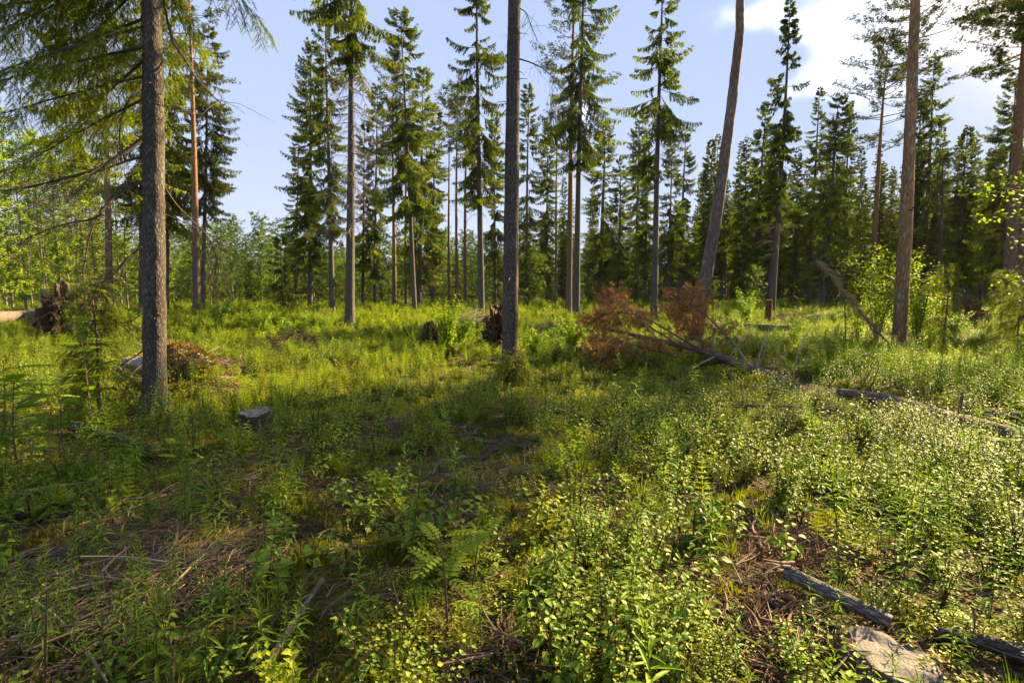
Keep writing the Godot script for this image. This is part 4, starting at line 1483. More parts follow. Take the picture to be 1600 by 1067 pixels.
# ---------------------------------------------------------------- the forest behind, copies of a few trees
func forest_behind() -> void:
	var spruces := []
	for i in 6:
		var o := thing("spruce_tree", "dark spruce in the dense stand behind the clearing at the right", "tree", Vector3.ZERO, "spruces of the dense stand at the right")
		spruce(o, {"h": [18.0, 20.0, 15.0, 19.0, 21.0, 11.0][i], "r": [0.15, 0.17, 0.12, 0.16, 0.18, 0.09][i], "cb": [0.12, 0.25, 0.06, 0.3, 0.4, 0.04][i], "w": [1.8, 1.9, 1.7, 1.8, 2.0, 1.4][i],
			"gap": 0.06, "shape": 0.8, "dead": 0.06, "thick": 0.85, "deadness": 0.7, "sides": 8})
		o.set_meta("height", [18.0, 20.0, 15.0, 19.0, 21.0, 11.0][i])
		spruces.append(o)
	var birches := []
	for i in 5:
		var o := thing("birch_tree", "young green birch in the thicket beyond the clearing", "tree", Vector3.ZERO, "young birches of the thicket beyond the clearing")
		birch(o, {"h": [7.5, 9.0, 6.0, 13.0, 14.5][i], "r": [0.05, 0.06, 0.04, 0.09, 0.1][i], "cb": [0.03, 0.06, 0.02, 0.12, 0.10][i], "w": [1.7, 1.9, 1.7, 2.3, 2.5][i], "limbs": [44, 48, 40, 56, 60][i], "twigs": [9, 9, 9, 10, 10][i],
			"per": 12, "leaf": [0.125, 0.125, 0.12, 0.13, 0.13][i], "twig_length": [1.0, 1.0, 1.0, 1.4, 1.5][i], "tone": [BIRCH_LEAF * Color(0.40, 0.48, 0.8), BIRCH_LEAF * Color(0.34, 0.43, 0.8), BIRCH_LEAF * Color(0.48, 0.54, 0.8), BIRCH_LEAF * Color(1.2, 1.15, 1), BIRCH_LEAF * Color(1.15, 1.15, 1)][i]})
		o.set_meta("height", [7.5, 9.0, 6.0, 13.0, 14.5][i])
		birches.append(o)
	var used := {}
	var put := func(src: Node3D, pos: Vector3, size: float, label: String, group: String) -> void:
		var o: Node3D
		if used.has(src):
			o = copy_of(src, pos, rnd(0, TAU), size)
		else:
			used[src] = true
			o = src
			o.position = pos
			o.scale = Vector3.ONE * size
		var tall: float = size * src.get_meta("height", 10.0) / -pos.z
		var look := "tall " if tall > 0.26 else "mid " if tall > 0.19 else "short " if tall > 0.13 else "very small "
		o.set_meta("label", look + label + ", " + where_far(pos))
		o.set_meta("group", group)
	# tall pale birches behind the boughs at the left
	for q in [[-10, 25, 3, 0.72], [70, 28, 4, 0.62], [125, 31, 3, 0.62], [-70, 29, 4, 0.8], [-20, 34, 3, 0.8], [40, 36, 4, 0.75], [95, 38, 3, 0.85], [150, 40, 4, 0.7], [200, 42, 3, 0.7], [250, 46, 4, 0.6], [10, 50, 4, 1.0], [110, 52, 3, 1.0], [160, 56, 4, 0.9], [285, 52, 3, 0.55], [330, 50, 4, 0.5], [20, 40, 4, 0.95], [75, 46, 3, 1.05], [135, 43, 4, 0.9], [-40, 38, 3, 1.1], [190, 50, 4, 0.85], [-90, 44, 4, 1.0], [50, 55, 4, 0.9]]:
		put.call(birches[q[2]], at_depth(q[0], q[1]), q[3], "pale birch of the left wood", "tall birches at the left")
	# thicket of young birches along the far side
	for i in 140:
		var px := lerpf(-50, 1120, (i + rnd(0, 1)) / 140.0)
		var d := rnd(58, 92)
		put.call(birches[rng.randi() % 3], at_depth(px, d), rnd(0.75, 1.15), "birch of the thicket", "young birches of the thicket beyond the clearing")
	for q in [[365, 56, 1, 1.0], [410, 52, 0, 1.1], [432, 60, 1, 0.85], [560, 60, 2, 1.0], [760, 58, 0, 0.9], [830, 48, 2, 0.9], [1015, 56, 2, 0.8], [1300, 48, 2, 0.7], [1180, 46, 2, 0.6]]:
		put.call(birches[q[2]], at_depth(q[0], q[1]), q[3], "front birch of the thicket", "young birches at the front of the thicket")
	# dark young spruces in the thicket
	for q in [[450, 56, 5, 0.55], [345, 62, 0, 0.5], [160, 60, 5, 0.8], [600, 70, 5, 0.6], [880, 62, 0, 0.55], [795, 66, 5, 0.8], [250, 66, 2, 0.7], [90, 62, 2, 0.75], [690, 78, 5, 0.8], [520, 80, 2, 0.6]]:
		put.call(spruces[q[2]], at_depth(q[0], q[1]), q[3], "young spruce among the thicket birches", "young spruces among the birches")
	# the dense stand at the right
	for i in 130:
		var px := lerpf(1085, 1650, (i + rnd(0, 1)) / 130.0)
		var d := rnd(52, 92)
		if px > 1560: d = rnd(48, 80)
		put.call(spruces[rng.randi() % 5], at_depth(px, d), rnd(0.62, 0.98), "dark spruce of the dense stand", "spruces of the dense stand at the right")
	for i in 22:
		var px := lerpf(830, 1100, (i + rnd(0, 1)) / 22.0)
		put.call(spruces[rng.randi() % 5], at_depth(px, rnd(62, 96)), rnd(0.45, 0.75), "spruce of the loose far stand", "spruces of the loose stand in the middle")
	# the wood beyond, one mass of young spruce and birch
	var wood := Node3D.new()
	wood.name = "far_wood"
	add_child(wood, true)
	tag(wood, "far wood of young spruce and birch closing the view behind the clearing", "wood", "", "stuff")
	var pick := [spruces[5], spruces[2], spruces[3], birches[0], birches[1], birches[2]]
	for k in pick.size():
		var many := []
		for i in (260 if k < 2 else 110 if k == 2 else 170):
			var px := rnd(-320, 1720)
			var d := rnd(80, 150)
			var size := rnd(0.55, 1.0)
			if k < 3:
				d = rnd(74, 120)
				size = rnd(0.5, 0.95) * (1.0 if px > 1060 or px < 330 else 0.72)
			var p := at_depth(px, d)
			many.append([Transform3D(Basis(Vector3.UP, rnd(0, TAU)).scaled_local(Vector3(size * 1.25, size, size * 1.25)), p), Color(1, 1, 1)])
		for child in pick[k].get_children():
			var mm := MultiMesh.new()
			mm.transform_format = MultiMesh.TRANSFORM_3D
			mm.mesh = child.mesh
			mm.instance_count = many.size()
			for q in many.size(): mm.set_instance_transform(q, many[q][0])
			var inst := MultiMeshInstance3D.new()
			inst.name = "trunks" if child.name == &"trunk" else "twigs" if child.name == &"branches" else "foliage"
			inst.multimesh = mm
			inst.material_override = child.material_override
			inst.set_meta("kind", "stuff")
			wood.add_child(inst, true)
	# low bushes along the far side of the clearing
	for i in 46:
		var px := lerpf(-80, 1640, (i + rnd(0, 1)) / 46.0)
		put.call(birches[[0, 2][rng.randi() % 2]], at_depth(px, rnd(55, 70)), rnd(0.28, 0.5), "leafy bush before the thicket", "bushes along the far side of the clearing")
	# neighbours just past the right edge of the view, whose shade falls across the foreground
	for q in [[18.4, 20.7, 20.0, "nearest"], [20.2, 23.5, 21.0, "second"], [22.2, 26.6, 22.0, "farthest"], [19.3, 19.2, 20.5, "slimmest"]]:
		var o := thing("pine_tree", q[3] + " of the four pines just past the right margin, shading the foreground", "tree", on_ground(q[0], -q[1]), "pines at the right margin")
		pine(o, {"h": q[2], "r": 0.2, "cb": 0.72 if q[3] == "slimmest" else 0.5, "w": 1.5 if q[3] == "slimmest" else 2.3, "limbs": 70, "tufts": 8})
# ---------------------------------------------------------------- fallen wood, stumps, root plates
func px_path(list: Array) -> Array:
	var out := []
	for q in list:
		if q.size() == 3 and q[2] > 2.0: out.append(at(q[0], q[1], q[2]))
		else:
			var g := ground(q[0], q[1])
			out.append(g + Vector3(0, q[2] if q.size() == 3 else 0.03, 0))
	return out

func fallen_things() -> void:
	# the fallen pine with its dead brown crown
	var path := px_path([[1268, 618, 9.9], [1225, 597, 10.7], [1160, 571, 11.6], [1090, 546, 12.6], [1010, 528, 13.8], [950, 514, 14.8]])
	var foot: Vector3 = path[0]
	var o := thing("fallen_pine", "fallen pine with dead brown needles below the leaning pine", "fallen tree", foot)
	var local := []
	for p in path: local.append(p - foot)
	clear_along(path.slice(0, 4), 0.42)
	part(o, "trunk", limb(local, 0.125, 0.03, 16, Color(0.28, 0.19, 0.14), 26, true).mesh(), M.pine_bark)
	var limbs := [
		[[[1166, 566, 11.5], [1140, 530, 11.9], [1108, 497, 12.3], [1075, 472, 12.8], [1035, 455, 13.2]], 0.030],
		[[[1172, 568, 11.5], [1130, 520, 12.4], [1098, 490, 12.9], [1070, 480, 13.4], [1050, 462, 13.6]], 0.022],
		[[[1096, 548, 12.6], [1050, 520, 12.3], [1000, 494, 12.2], [955, 488, 12.3], [930, 500, 12.5]], 0.026],
		[[[1090, 549, 12.5], [1050, 552, 12.0], [1010, 545, 11.8], [965, 530, 11.8], [930, 522, 11.9]], 0.022],
		[[[1060, 538, 13.0], [1010, 507, 13.4], [975, 478, 13.8], [935, 463, 14.0]], 0.020],
		[[[1030, 532, 13.5], [1000, 500, 14.2], [975, 470, 14.6], [960, 462, 14.8]], 0.018],
		[[[1110, 552, 12.3], [1080, 515, 12.9], [1062, 480, 13.3], [1055, 455, 13.5]], 0.020],
		[[[1080, 543, 12.8], [1060, 505, 13.6], [1040, 480, 14.2], [1020, 470, 14.4]], 0.018],
		[[[1000, 526, 13.9], [965, 535, 13.2], [935, 548, 12.8], [918, 552, 12.6]], 0.018],
		[[[975, 520, 14.3], [945, 500, 14.3], [922, 492, 14.2], [912, 510, 14.1]], 0.015],
		[[[1040, 535, 13.3], [1000, 545, 12.6], [960, 555, 12.2], [935, 562, 12.0]], 0.016],
		[[[1120, 556, 12.2], [1095, 535, 12.9], [1085, 515, 13.6], [1095, 495, 14.0]], 0.016],
		[[[1100, 550, 12.5], [1085, 500, 12.2], [1075, 470, 12.2], [1085, 452, 12.2]], 0.016],
		[[[960, 516, 14.6], [935, 525, 14.9], [920, 535, 15.0]], 0.012],
		[[[985, 522, 14.2], [960, 490, 14.9], [945, 470, 15.2]], 0.014],
	]
	var brown := []
	for i in 5: brown.append(make_tuft(0.10, 24, Color(0.62, 0.30, 0.075).lerp(Color(0.36, 0.21, 0.085), i / 4.0), 0.0052))
	var crown := Geo.new()
	for b in limbs:
		var pts := []
		for q in b[0]: pts.append(at(q[0], q[1], q[2]) - foot)
		var p := bend_path(pts, 12)
		var g := Geo.new()
		tube(g, p, taper(13, b[1], 0.006), 6, PackedColorArray([jit(Color(0.20, 0.15, 0.12), 0.2)]))
		var br := part(o, "limb", g.mesh(), M.twig)
		var tw := Geo.new()
		for i in 17:
			var f := rnd(0.25, 1.0) * 12.0
			var k := mini(int(f), 11)
			var q := p[k].lerp(p[k + 1], f - k)
			var d := ((p[k + 1] - p[k]).normalized() * rnd(0.2, 1.0) + Vector3(rnd(-0.9, 0.9), rnd(-0.8, 0.8), rnd(-0.9, 0.9))).normalized()
			clump(crown, tw, q, d, rnd(0.15, 0.42), 5, brown, Color(0.17, 0.115, 0.085))
		part(br, "twigs", tw.mesh(), M.twig, "stuff")
	part(o, "crown", crown.mesh(), M.dry)
	for b in [[[[1113, 548, 12.2], [1115, 520, 12.2], [1119, 495, 12.2], [1118, 470, 12.3]], 0.016], [[[1120, 556, 12.2], [1095, 568, 11.6], [1075, 578, 11.3], [1062, 590, 11.2]], 0.028],
		[[[1183, 573, 11.3], [1192, 540, 11.5], [1210, 500, 11.8], [1235, 484, 12.0]], 0.014], [[[1186, 574, 11.3], [1195, 548, 11.3], [1203, 535, 11.3]], 0.010], [[[1240, 600, 10.4], [1245, 560, 10.5], [1262, 520, 10.8], [1290, 482, 11.0]], 0.014],
		[[[1203, 582, 11.0], [1212, 565, 10.9], [1230, 555, 10.9]], 0.008], [[[1140, 560, 11.9], [1155, 535, 12.4], [1178, 505, 12.8]], 0.010], [[[1165, 578, 11.4], [1150, 590, 11.0], [1138, 592, 10.9]], 0.012]]:
		var pts := []
		for q in b[0]: pts.append(at(q[0], q[1], q[2]) - foot)
		var p := bend_path(pts, 10)
		var g := Geo.new()
		tube(g, p, taper(11, b[1], 0.004), 6, PackedColorArray([Color(0.36, 0.32, 0.28)]))
		side_twigs(g, p, 6, 0.35, Color(0.3, 0.26, 0.22), 0.003)
		part(o, "bare_limb", g.mesh(), M.twig)

	# logs
	clear_along(px_path([[1315, 622], [1390, 640], [1460, 663], [1530, 684], [1590, 700]]), 0.24)
	clear_along(px_path([[1228, 932], [1300, 962], [1392, 990]]), 0.12)
	clear_along(px_path([[1462, 1000], [1530, 1020], [1620, 1050]]), 0.09)
	log_thing("fallen_log", "long rotting grey log among the tall fireweed at the right", "log", px_path([[1315, 622, 0.06], [1390, 640, 0.1], [1460, 663, 0.11], [1530, 684, 0.1], [1590, 700, 0.08]]), 0.10, 0.13, Color(0.27, 0.235, 0.19), 16, 24)
	log_thing("fallen_log", "short split log piece behind the long rotting log at the right edge", "log", px_path([[1545, 662, 0.10], [1600, 672, 0.12]]), 0.10, 0.11, Color(0.30, 0.24, 0.18), 12, 8)
	log_thing("fallen_log", "thin straight pole lying in the sunlit seedlings", "log", px_path([[1125, 659, 0.20], [1220, 661, 0.22], [1315, 665, 0.18]]), 0.022, 0.014, Color(0.30, 0.26, 0.22), 8, 10)
	log_thing("fallen_log", "dark fallen trunk lying behind the brown fallen crown", "log", px_path([[1100, 517, 0.2], [1160, 520, 0.22], [1230, 523, 0.2]]), 0.17, 0.15, Color(0.24, 0.19, 0.16), 12, 10)
	log_thing("fallen_log", "far log in front of the dense stand at the right", "log", px_path([[1255, 492, 0.2], [1310, 494, 0.22], [1370, 497, 0.2]]), 0.17, 0.14, Color(0.24, 0.2, 0.17), 10, 8)
	log_thing("fallen_log", "pale log lying beneath the close pair of stems", "log", px_path([[898, 487, 0.2], [920, 486, 0.25], [940, 485, 0.2]]), 0.16, 0.14, Color(0.34, 0.31, 0.27), 10, 8)
	log_thing("fallen_log", "fallen trunk running out of the picture from the left root plate", "log", px_path([[86, 512, 0.55], [40, 514, 0.55], [-40, 518, 0.5]]), 0.26, 0.28, Color(0.36, 0.31, 0.26), 14, 12)
	log_thing("fallen_log", "dark log at the foot of the trunk with curling dead branches", "log", px_path([[472, 510, 0.12], [520, 512, 0.12], [575, 519, 0.08]]), 0.11, 0.06, Color(0.17, 0.13, 0.10), 10, 10)
	log_thing("fallen_log", "slim grey log at the foot of the left shaded slope", "log", px_path([[112, 676, 0.08], [160, 690, 0.1], [235, 712, 0.06]]), 0.065, 0.045, Color(0.21, 0.185, 0.165), 10, 12)
	log_thing("fallen_log", "pale peeling pole lying right of the middle trunk", "log", px_path([[806, 571, 0.10], [850, 569, 0.12], [897, 565, 0.10]]), 0.026, 0.016, Color(0.42, 0.38, 0.34), 8, 10)
	# broken bole at the lower right, its torn end up
	var bole := log_thing("broken_log", "broken dark log with a splintered pale end near the weathered stump", "log", [ground(1228, 932) + Vector3(0, 0.14, 0), ground(1300, 962) + Vector3(0, 0.12, 0), ground(1392, 990) + Vector3(0, 0.06, 0)], 0.041, 0.034, Color(0.34, 0.32, 0.30), 16, 16)
	for i in 9:
		var a := Vector3(rnd(-0.03, 0.03), rnd(-0.02, 0.05), rnd(-0.03, 0.03))
		part(bole, "splinter", limb([a + Vector3(0.03, 0, 0), a + Vector3(-0.03, 0.005, 0), a + Vector3(-0.08 - rnd(0, 0.05), rnd(-0.02, 0.03), rnd(-0.03, 0.03))], 0.012, 0.002, 4, jit(Color(0.42, 0.31, 0.2), 0.25), 3).mesh(), M.wood)
	log_thing("fallen_log", "dark pole half buried in berry shoots at the lower right corner", "log", px_path([[1462, 1000, 0.03], [1530, 1020, 0.06], [1620, 1050, 0.05]]), 0.035, 0.04, Color(0.16, 0.145, 0.135), 12, 12)
	log_thing("fallen_branch", "short dark branch below the broken log", "branch", px_path([[1255, 970, 0.03], [1285, 985, 0.04], [1312, 990, 0.03]]), 0.020, 0.014, Color(0.17, 0.14, 0.12), 8, 6)
	log_thing("fallen_branch", "pale barked pole rising out of the foreground plants left of the rowan", "branch", [ground(412, 1085) + Vector3(0, 0.10, 0), ground(455, 1010) + Vector3(0, 0.10, 0), ground(505, 950) + Vector3(0, 0.16, 0)], 0.017, 0.013, Color(0.38, 0.32, 0.27), 10, 10)
	log_thing("fallen_branch", "pale forked branch lying at the left margin", "branch", px_path([[-10, 796, 0.06], [60, 782, 0.09], [138, 769, 0.08]]), 0.028, 0.012, Color(0.42, 0.38, 0.33), 8, 10)
	log_thing("fallen_branch", "darker branch under the pale forked one at the left margin", "branch", px_path([[0, 812, 0.03], [50, 812, 0.04], [125, 808, 0.03]]), 0.02, 0.012, Color(0.19, 0.15, 0.12), 8, 8)
	log_thing("fallen_branch", "broken orange stick at the lower left margin", "branch", px_path([[12, 983, 0.04], [35, 978, 0.04], [53, 974, 0.04]]), 0.018, 0.014, Color(0.42, 0.26, 0.13), 8, 4, "", M.wood)
	log_thing("fallen_branch", "crooked grey branch in the litter at lower left", "branch", px_path([[240, 915, 0.03], [262, 885, 0.05], [275, 855, 0.06], [277, 838, 0.1]]), 0.016, 0.010, Color(0.30, 0.26, 0.22), 8, 10)
	log_thing("fallen_branch", "long thin branch crossing the litter at lower left", "branch", px_path([[110, 848, 0.1], [190, 880, 0.08], [250, 862, 0.05], [305, 860, 0.06]]), 0.009, 0.005, Color(0.30, 0.22, 0.15), 6, 12)
	log_thing("dead_stalk", "upright dry stalk at the lower left corner", "stalk", [ground(70, 1075), ground(73, 1075) + Vector3(0.01, 0.22, 0), ground(76, 1075) + Vector3(0.02, 0.42, 0)], 0.006, 0.004, Color(0.40, 0.28, 0.18), 6, 6)
	log_thing("dead_stalk", "upright dry stalk right of the lower left corner", "stalk", [ground(282, 1075), ground(275, 1075) + Vector3(0, 0.12, 0), ground(266, 1075) + Vector3(0, 0.24, 0)], 0.005, 0.004, Color(0.40, 0.28, 0.18), 6, 6)
	log_thing("fallen_branch", "thin rod leaning in the foreground plants beside the rowan", "branch", [ground(645, 1050), ground(625, 1000) + Vector3(0, 0.16, 0), ground(605, 960) + Vector3(0, 0.26, 0)], 0.008, 0.006, Color(0.24, 0.19, 0.15), 6, 8)
	log_thing("fallen_branch", "thin pale twig pointing at the barked pole in the foreground", "branch", [ground(395, 1040) + Vector3(0, 0.06, 0), ground(440, 985) + Vector3(0, 0.1, 0), ground(500, 935) + Vector3(0, 0.2, 0)], 0.006, 0.003, Color(0.34, 0.29, 0.24), 6, 8)
	log_thing("fallen_branch", "brown stick lying in the bare patch at the centre", "branch", px_path([[655, 722, 0.06], [690, 717, 0.08], [712, 708, 0.1]]), 0.010, 0.006, Color(0.30, 0.21, 0.14), 6, 6)
	log_thing("dead_pole", "pale bare stem leaning over the fireweed at the right", "stem", [ground(1382, 632), at(1400, 605, 9.6), at(1430, 590, 9.8), at(1466, 584, 10.0)], 0.014, 0.005, Color(0.32, 0.27, 0.22), 6, 10)
	log_thing("dead_pole", "short grey snag standing beside the long rotting log", "stem", [ground(1498, 655), ground(1499, 655) + Vector3(0.01, 0.2, 0), ground(1500, 655) + Vector3(0.02, 0.36, 0)], 0.022, 0.016, Color(0.36, 0.32, 0.28), 8, 5)
	log_thing("dead_pole", "thin leaning dead stem left of the straight brown pine", "stem", [ground(1322, 557), at(1322, 520, 15.5), at(1320, 465, 15.5)], 0.02, 0.012, Color(0.24, 0.2, 0.17), 6, 6)
	log_thing("dead_pole", "slanting dark dead stem right of the straight brown pine", "stem", [ground(1429, 554), at(1440, 510, 16.0), at(1452, 455, 16.2)], 0.024, 0.012, Color(0.17, 0.14, 0.12), 6, 6)
	log_thing("broken_log", "reddish broken bole standing right of the leaning pine", "snag", [ground(1200, 512), ground(1200, 512) + Vector3(0, 0.6, 0), ground(1201, 512) + Vector3(0, 1.25, 0)], 0.17, 0.14, Color(0.30, 0.15, 0.08), 12, 8)
	for q in [[640, 513, 655, 533], [655, 533, 668, 541]]: pass
	log_thing("fallen_branch", "dark curved branch sticking up left of the small root plate", "branch", [at(630, 510, 17.0), at(637, 524, 17.0), at(652, 536, 17.0), at(664, 540, 17.0)], 0.022, 0.03, Color(0.15, 0.11, 0.085), 6, 8)
	log_thing("dead_pole", "white forked dead top behind the root plate by the middle trunk", "stem", [ground(742, 520), at(741, 490, 26.0), at(747, 470, 26.0)], 0.05, 0.02, Color(0.48, 0.43, 0.38), 6, 6)

	# stumps
	stump("low cut stump with a pale top right of the big dark spruce", ground(401, 672), 0.185, 0.23, Color(0.44, 0.41, 0.37), Color(0.16, 0.12, 0.09), Vector3(0.08, 0.4, 0.05))
	keepouts.append(Vector3(ground(401, 672).x, ground(401, 672).z + 0.12, 0.34))
	var big := stump("large weathered grey stump at the bottom right corner", ground(1388, 1052), 0.175, 0.085, Color(0.36, 0.335, 0.305), Color(0.17, 0.12, 0.08), Vector3(0.2, 0.6, -0.06))
	keepouts.append(Vector3(big.position.x, big.position.z, 0.19))
	keepouts.append(Vector3(big.position.x, big.position.z + 0.2, 0.16))
	stump("small grey stump under the fallen brown crown", ground(912, 558), 0.2, 0.25, Color(0.36, 0.31, 0.25), Color(0.15, 0.12, 0.09))
	stump("far low stump in the sunny clearing by the thin pine stems", ground(610, 498), 0.2, 0.35, Color(0.42, 0.37, 0.3), Color(0.2, 0.16, 0.12))
	stump("dark flat stump in the berry growth right of the straight brown pine", ground(1541, 562), 0.22, 0.2, Color(0.2, 0.18, 0.15), Color(0.12, 0.09, 0.07))
	stump("far pale stump on the clearing left of the pair of slim spruces", ground(420, 494), 0.15, 0.5, Color(0.45, 0.4, 0.33), Color(0.25, 0.2, 0.15))
	stump("stump in the far clearing in front of the right root plate", ground(1542, 508), 0.25, 0.3, Color(0.3, 0.26, 0.2), Color(0.14, 0.1, 0.08))

	# root plates
	root_plate("upturned root plate with a fallen trunk at the left", ground(102, 527), 1.05, 0.2, 0.5)
	root_plate("black upturned root plate half hidden by the middle trunk", ground(781, 545), 0.72, -0.2)
	root_plate("small dark root plate left of the middle trunk behind a leafy sapling", ground(672, 545), 0.45, 0.3)
	root_plate("reddish root plate far off in front of the dense stand", ground(1492, 511), 0.85, 1.2)

	# rock with a torn moss cap behind the big spruce
	var rock := thing("boulder", "pale boulder draped in moss behind the big dark spruce", "boulder", on_ground(-5.35, -9.15, 0.0))
	var g := Geo.new()
	var n := 20
	var grid := []
	for i in n + 1:
		var row := []
		for j in n * 2 + 1:
			var la := PI * i / n - PI / 2
			var lo := TAU * (j % (n * 2)) / (n * 2)
			var d := Vector3(cos(la) * cos(lo), sin(la), cos(la) * sin(lo))
			var e := 1.0 + 0.45 * rough.get_noise_3d(d.x * 2.0, d.y * 2.0, d.z * 2.0) + 0.06 * rough.get_noise_3d(d.x * 7.0, d.y * 7.0, d.z * 7.0)
			row.append(Vector3(d.x * 0.64, d.y * 0.42, d.z * 0.42) * e)
		grid.append(row)
	var mossy := Geo.new()
	for i in n:
		for j in n * 2:
			var mid: Vector3 = (grid[i][j] + grid[i + 1][j + 1]) * 0.5
			var k := jit(Color(0.66, 0.61, 0.54), 0.05)
			g.tri(grid[i][j], grid[i + 1][j + 1], grid[i][j + 1], k)
			g.tri(grid[i][j], grid[i + 1][j], grid[i + 1][j + 1], k)
			if mid.x > -0.05 or mid.y < 0.10 or rng.randf() < 0.12:
				for m in 34:
					var up := (mid.normalized() + Vector3(rnd(-0.6, 0.6), rnd(0, 0.8), rnd(-0.6, 0.6))).normalized()
					mossy.kite(mid + Vector3(rnd(-0.06, 0.06), rnd(-0.03, 0.02), rnd(-0.06, 0.06)), up, up.cross(Vector3(1, 0.2, 0.4)).normalized(), rnd(0.03, 0.07), 0.012, jit(Color(0.42, 0.34, 0.05).lerp(Color(0.24, 0.15, 0.06), 0.7 if mid.y > 0.15 else rng.randf() * 0.3), 0.25))
	part(rock, "stone", g.mesh(), M.soil)
	part(rock, "moss", mossy.mesh(), M.waxy, "stuff")

	# heaps of brush left from the felling
	brush_pile("brown brush pile in the sunny clearing below the curling dead branches", ground(470, 546), 1.6, 0.8, 0.55, 420, 0.8, Color(0.24, 0.155, 0.11))
	brush_pile("pale brush pile at the edge of the sunny clearing by the boulder", ground(325, 572), 0.9, 0.6, 0.2, 240, 0.6, Color(0.34, 0.25, 0.19))
	brush_pile("twiggy brush heap at the foot of the trunk with curling dead branches", ground(515, 500), 2.0, 0.8, 0.5, 260, 1.0, Color(0.27, 0.2, 0.15))
	brush_pile("bleached brush heap around the white forked dead top", ground(742, 512), 1.6, 1.0, 0.9, 420, 1.0, Color(0.36, 0.28, 0.23))
	brush_pile("brush heap under the close pair of stems", ground(868, 518), 1.6, 0.7, 0.4, 260, 0.9, Color(0.26, 0.18, 0.13))
	brush_pile("brown brush heap right of the leaning pine", ground(1240, 503), 2.6, 1.2, 0.6, 420, 1.0, Color(0.22, 0.15, 0.11))
	brush_pile("litter of dead twigs in the shaded lower left foreground", ground(150, 920), 0.75, 0.32, 0.06, 420, 0.27, Color(0.27, 0.20, 0.15), 12)
	brush_pile("dry grass and twig litter right of the twig litter at lower left", ground(285, 905), 0.4, 0.28, 0.07, 260, 0.34, Color(0.34, 0.25, 0.16), 4)
	brush_pile("dead twigs in the lower left corner", ground(60, 1010), 0.45, 0.22, 0.05, 220, 0.28, Color(0.25, 0.18, 0.13), 6)
	brush_pile("dark twig heap in the bare soil near the splintered log", ground(1185, 1000), 0.3, 0.28, 0.06, 200, 0.26, Color(0.19, 0.13, 0.095), 5)
	brush_pile("dead brown twigs at the bottom beside the round leaved shrub", ground(790, 1040), 0.22, 0.16, 0.16, 110, 0.25, Color(0.24, 0.15, 0.10), 4)
	brush_pile("needle and twig litter in the sunny bare patch at the right", ground(1235, 860), 0.6, 0.35, 0.04, 260, 0.25, Color(0.30, 0.2, 0.14), 4)

	# the bent dead sapling hung with lichen
	var root := ground(1412, 557)
	var bent := thing("dead_sapling", "bent dead sapling hung with lichen, leaning away from the straight brown pine", "dead tree", root)
	var pts := []
	for q in [[1412, 557, 15.9], [1372, 519, 15.7], [1338, 480, 15.5], [1308, 443, 15.4], [1285, 415, 15.3], [1274, 404, 15.3]]: pts.append(at(q[0], q[1], q[2]) - root)
	var bp := bend_path(pts, 18)
	var tg := Geo.new()
	tube(tg, bp, taper(19, 0.026, 0.005), 7, PackedColorArray([Color(0.16, 0.125, 0.1)]))
	part(bent, "trunk", tg.mesh(), M.twig)
	var hang := Geo.new()
	for i in 300:
		var f := rnd(0.34, 1.0) * 18.0
		var k := mini(int(f), 17)
		var b := bp[k].lerp(bp[k + 1], f - k)
		var d := (Vector3(rnd(0.1, 0.9), rnd(-1.0, 0.15), rnd(-0.5, 0.5))).normalized()
		hang.kite(b, d, d.cross(Vector3(0.2, 0.3, 1)).normalized(), rnd(0.12, 0.42) * lerpf(1.0, 0.7, f / 18.0), 0.0045, jit(Color(0.36, 0.27, 0.16), 0.3), 0.35)
	part(bent, "twigs", hang.mesh(), M.dry, "stuff")

# ---------------------------------------------------------------- saplings and bushes
func rowan_plan(h: float, fronds: int, reach: float) -> Dictionary:
	var stem := Geo.new()
	var pts := bend_path([Vector3(0, -0.03, 0), Vector3(rnd(-0.05, 0.05), h * 0.5, 0), Vector3(rnd(-0.1, 0.1), h, 0)], 8)
	tube(stem, pts, taper(9, 0.004 + h * 0.006, 0.003), 5, PackedColorArray([Color(0.13, 0.10, 0.08)]))
	var list := []
	for i in fronds:
		var t := lerpf(0.3, 1.0, (i + 0.5) / fronds)
		var b := pts[int(t * 8)].lerp(pts[mini(8, int(t * 8) + 1)], t * 8 - int(t * 8))
		var th := i * 2.4 + rnd(-0.3, 0.3)
		list.append(Transform3D(aim(Vector3(cos(th), rnd(0.1, 0.7), sin(th))).scaled_local(Vector3.ONE * reach * rnd(0.8, 1.15)), b))
	return {"stem": stem, "at": list}

# one feathered leaf of unit length along x: leaflet places and the rachis
func frond_places(pairs: int) -> Array:
	var out := []
	for i in pairs:
		var s := lerpf(0.26, 0.93, float(i) / (pairs - 1))
		for e in [-1.0, 1.0]:
			var l := 0.26 * (1.0 - 0.35 * absf(s - 0.5))
			out.append(Transform3D(aim(Vector3(0.55, -0.12, e)).scaled_local(Vector3(l, l, l)), Vector3(s, -0.22 * s * s, 0)))
	out.append(Transform3D(aim(Vector3(1, -0.3, 0)).scaled_local(Vector3.ONE * 0.22), Vector3(0.97, -0.21, 0)))
	return out

func rachis() -> Geo:
	var g := Geo.new()
	var pts := PackedVector3Array()
	for i in 6: pts.push_back(Vector3(i / 5.0, -0.22 * (i / 5.0) * (i / 5.0), 0))
	tube(g, pts, taper(6, 0.012, 0.005), 3, PackedColorArray([Color(0.16, 0.16, 0.05)]))
	return g

func frond_geo(k: Color, pairs := 6) -> Geo:
	var g := Geo.new()
	g.v = rachis().v.duplicate()
	g.c = rachis().c.duplicate()
	var leaf := blade_leaf(1.0, 0.42, k, 0.12, 0.1)
	for t in frond_places(pairs):
		g.v.append_array(t * leaf.v)
		g.c.append_array(leaf.tinted(jit(Color(1, 1, 1), 0.12)).c)
	return g

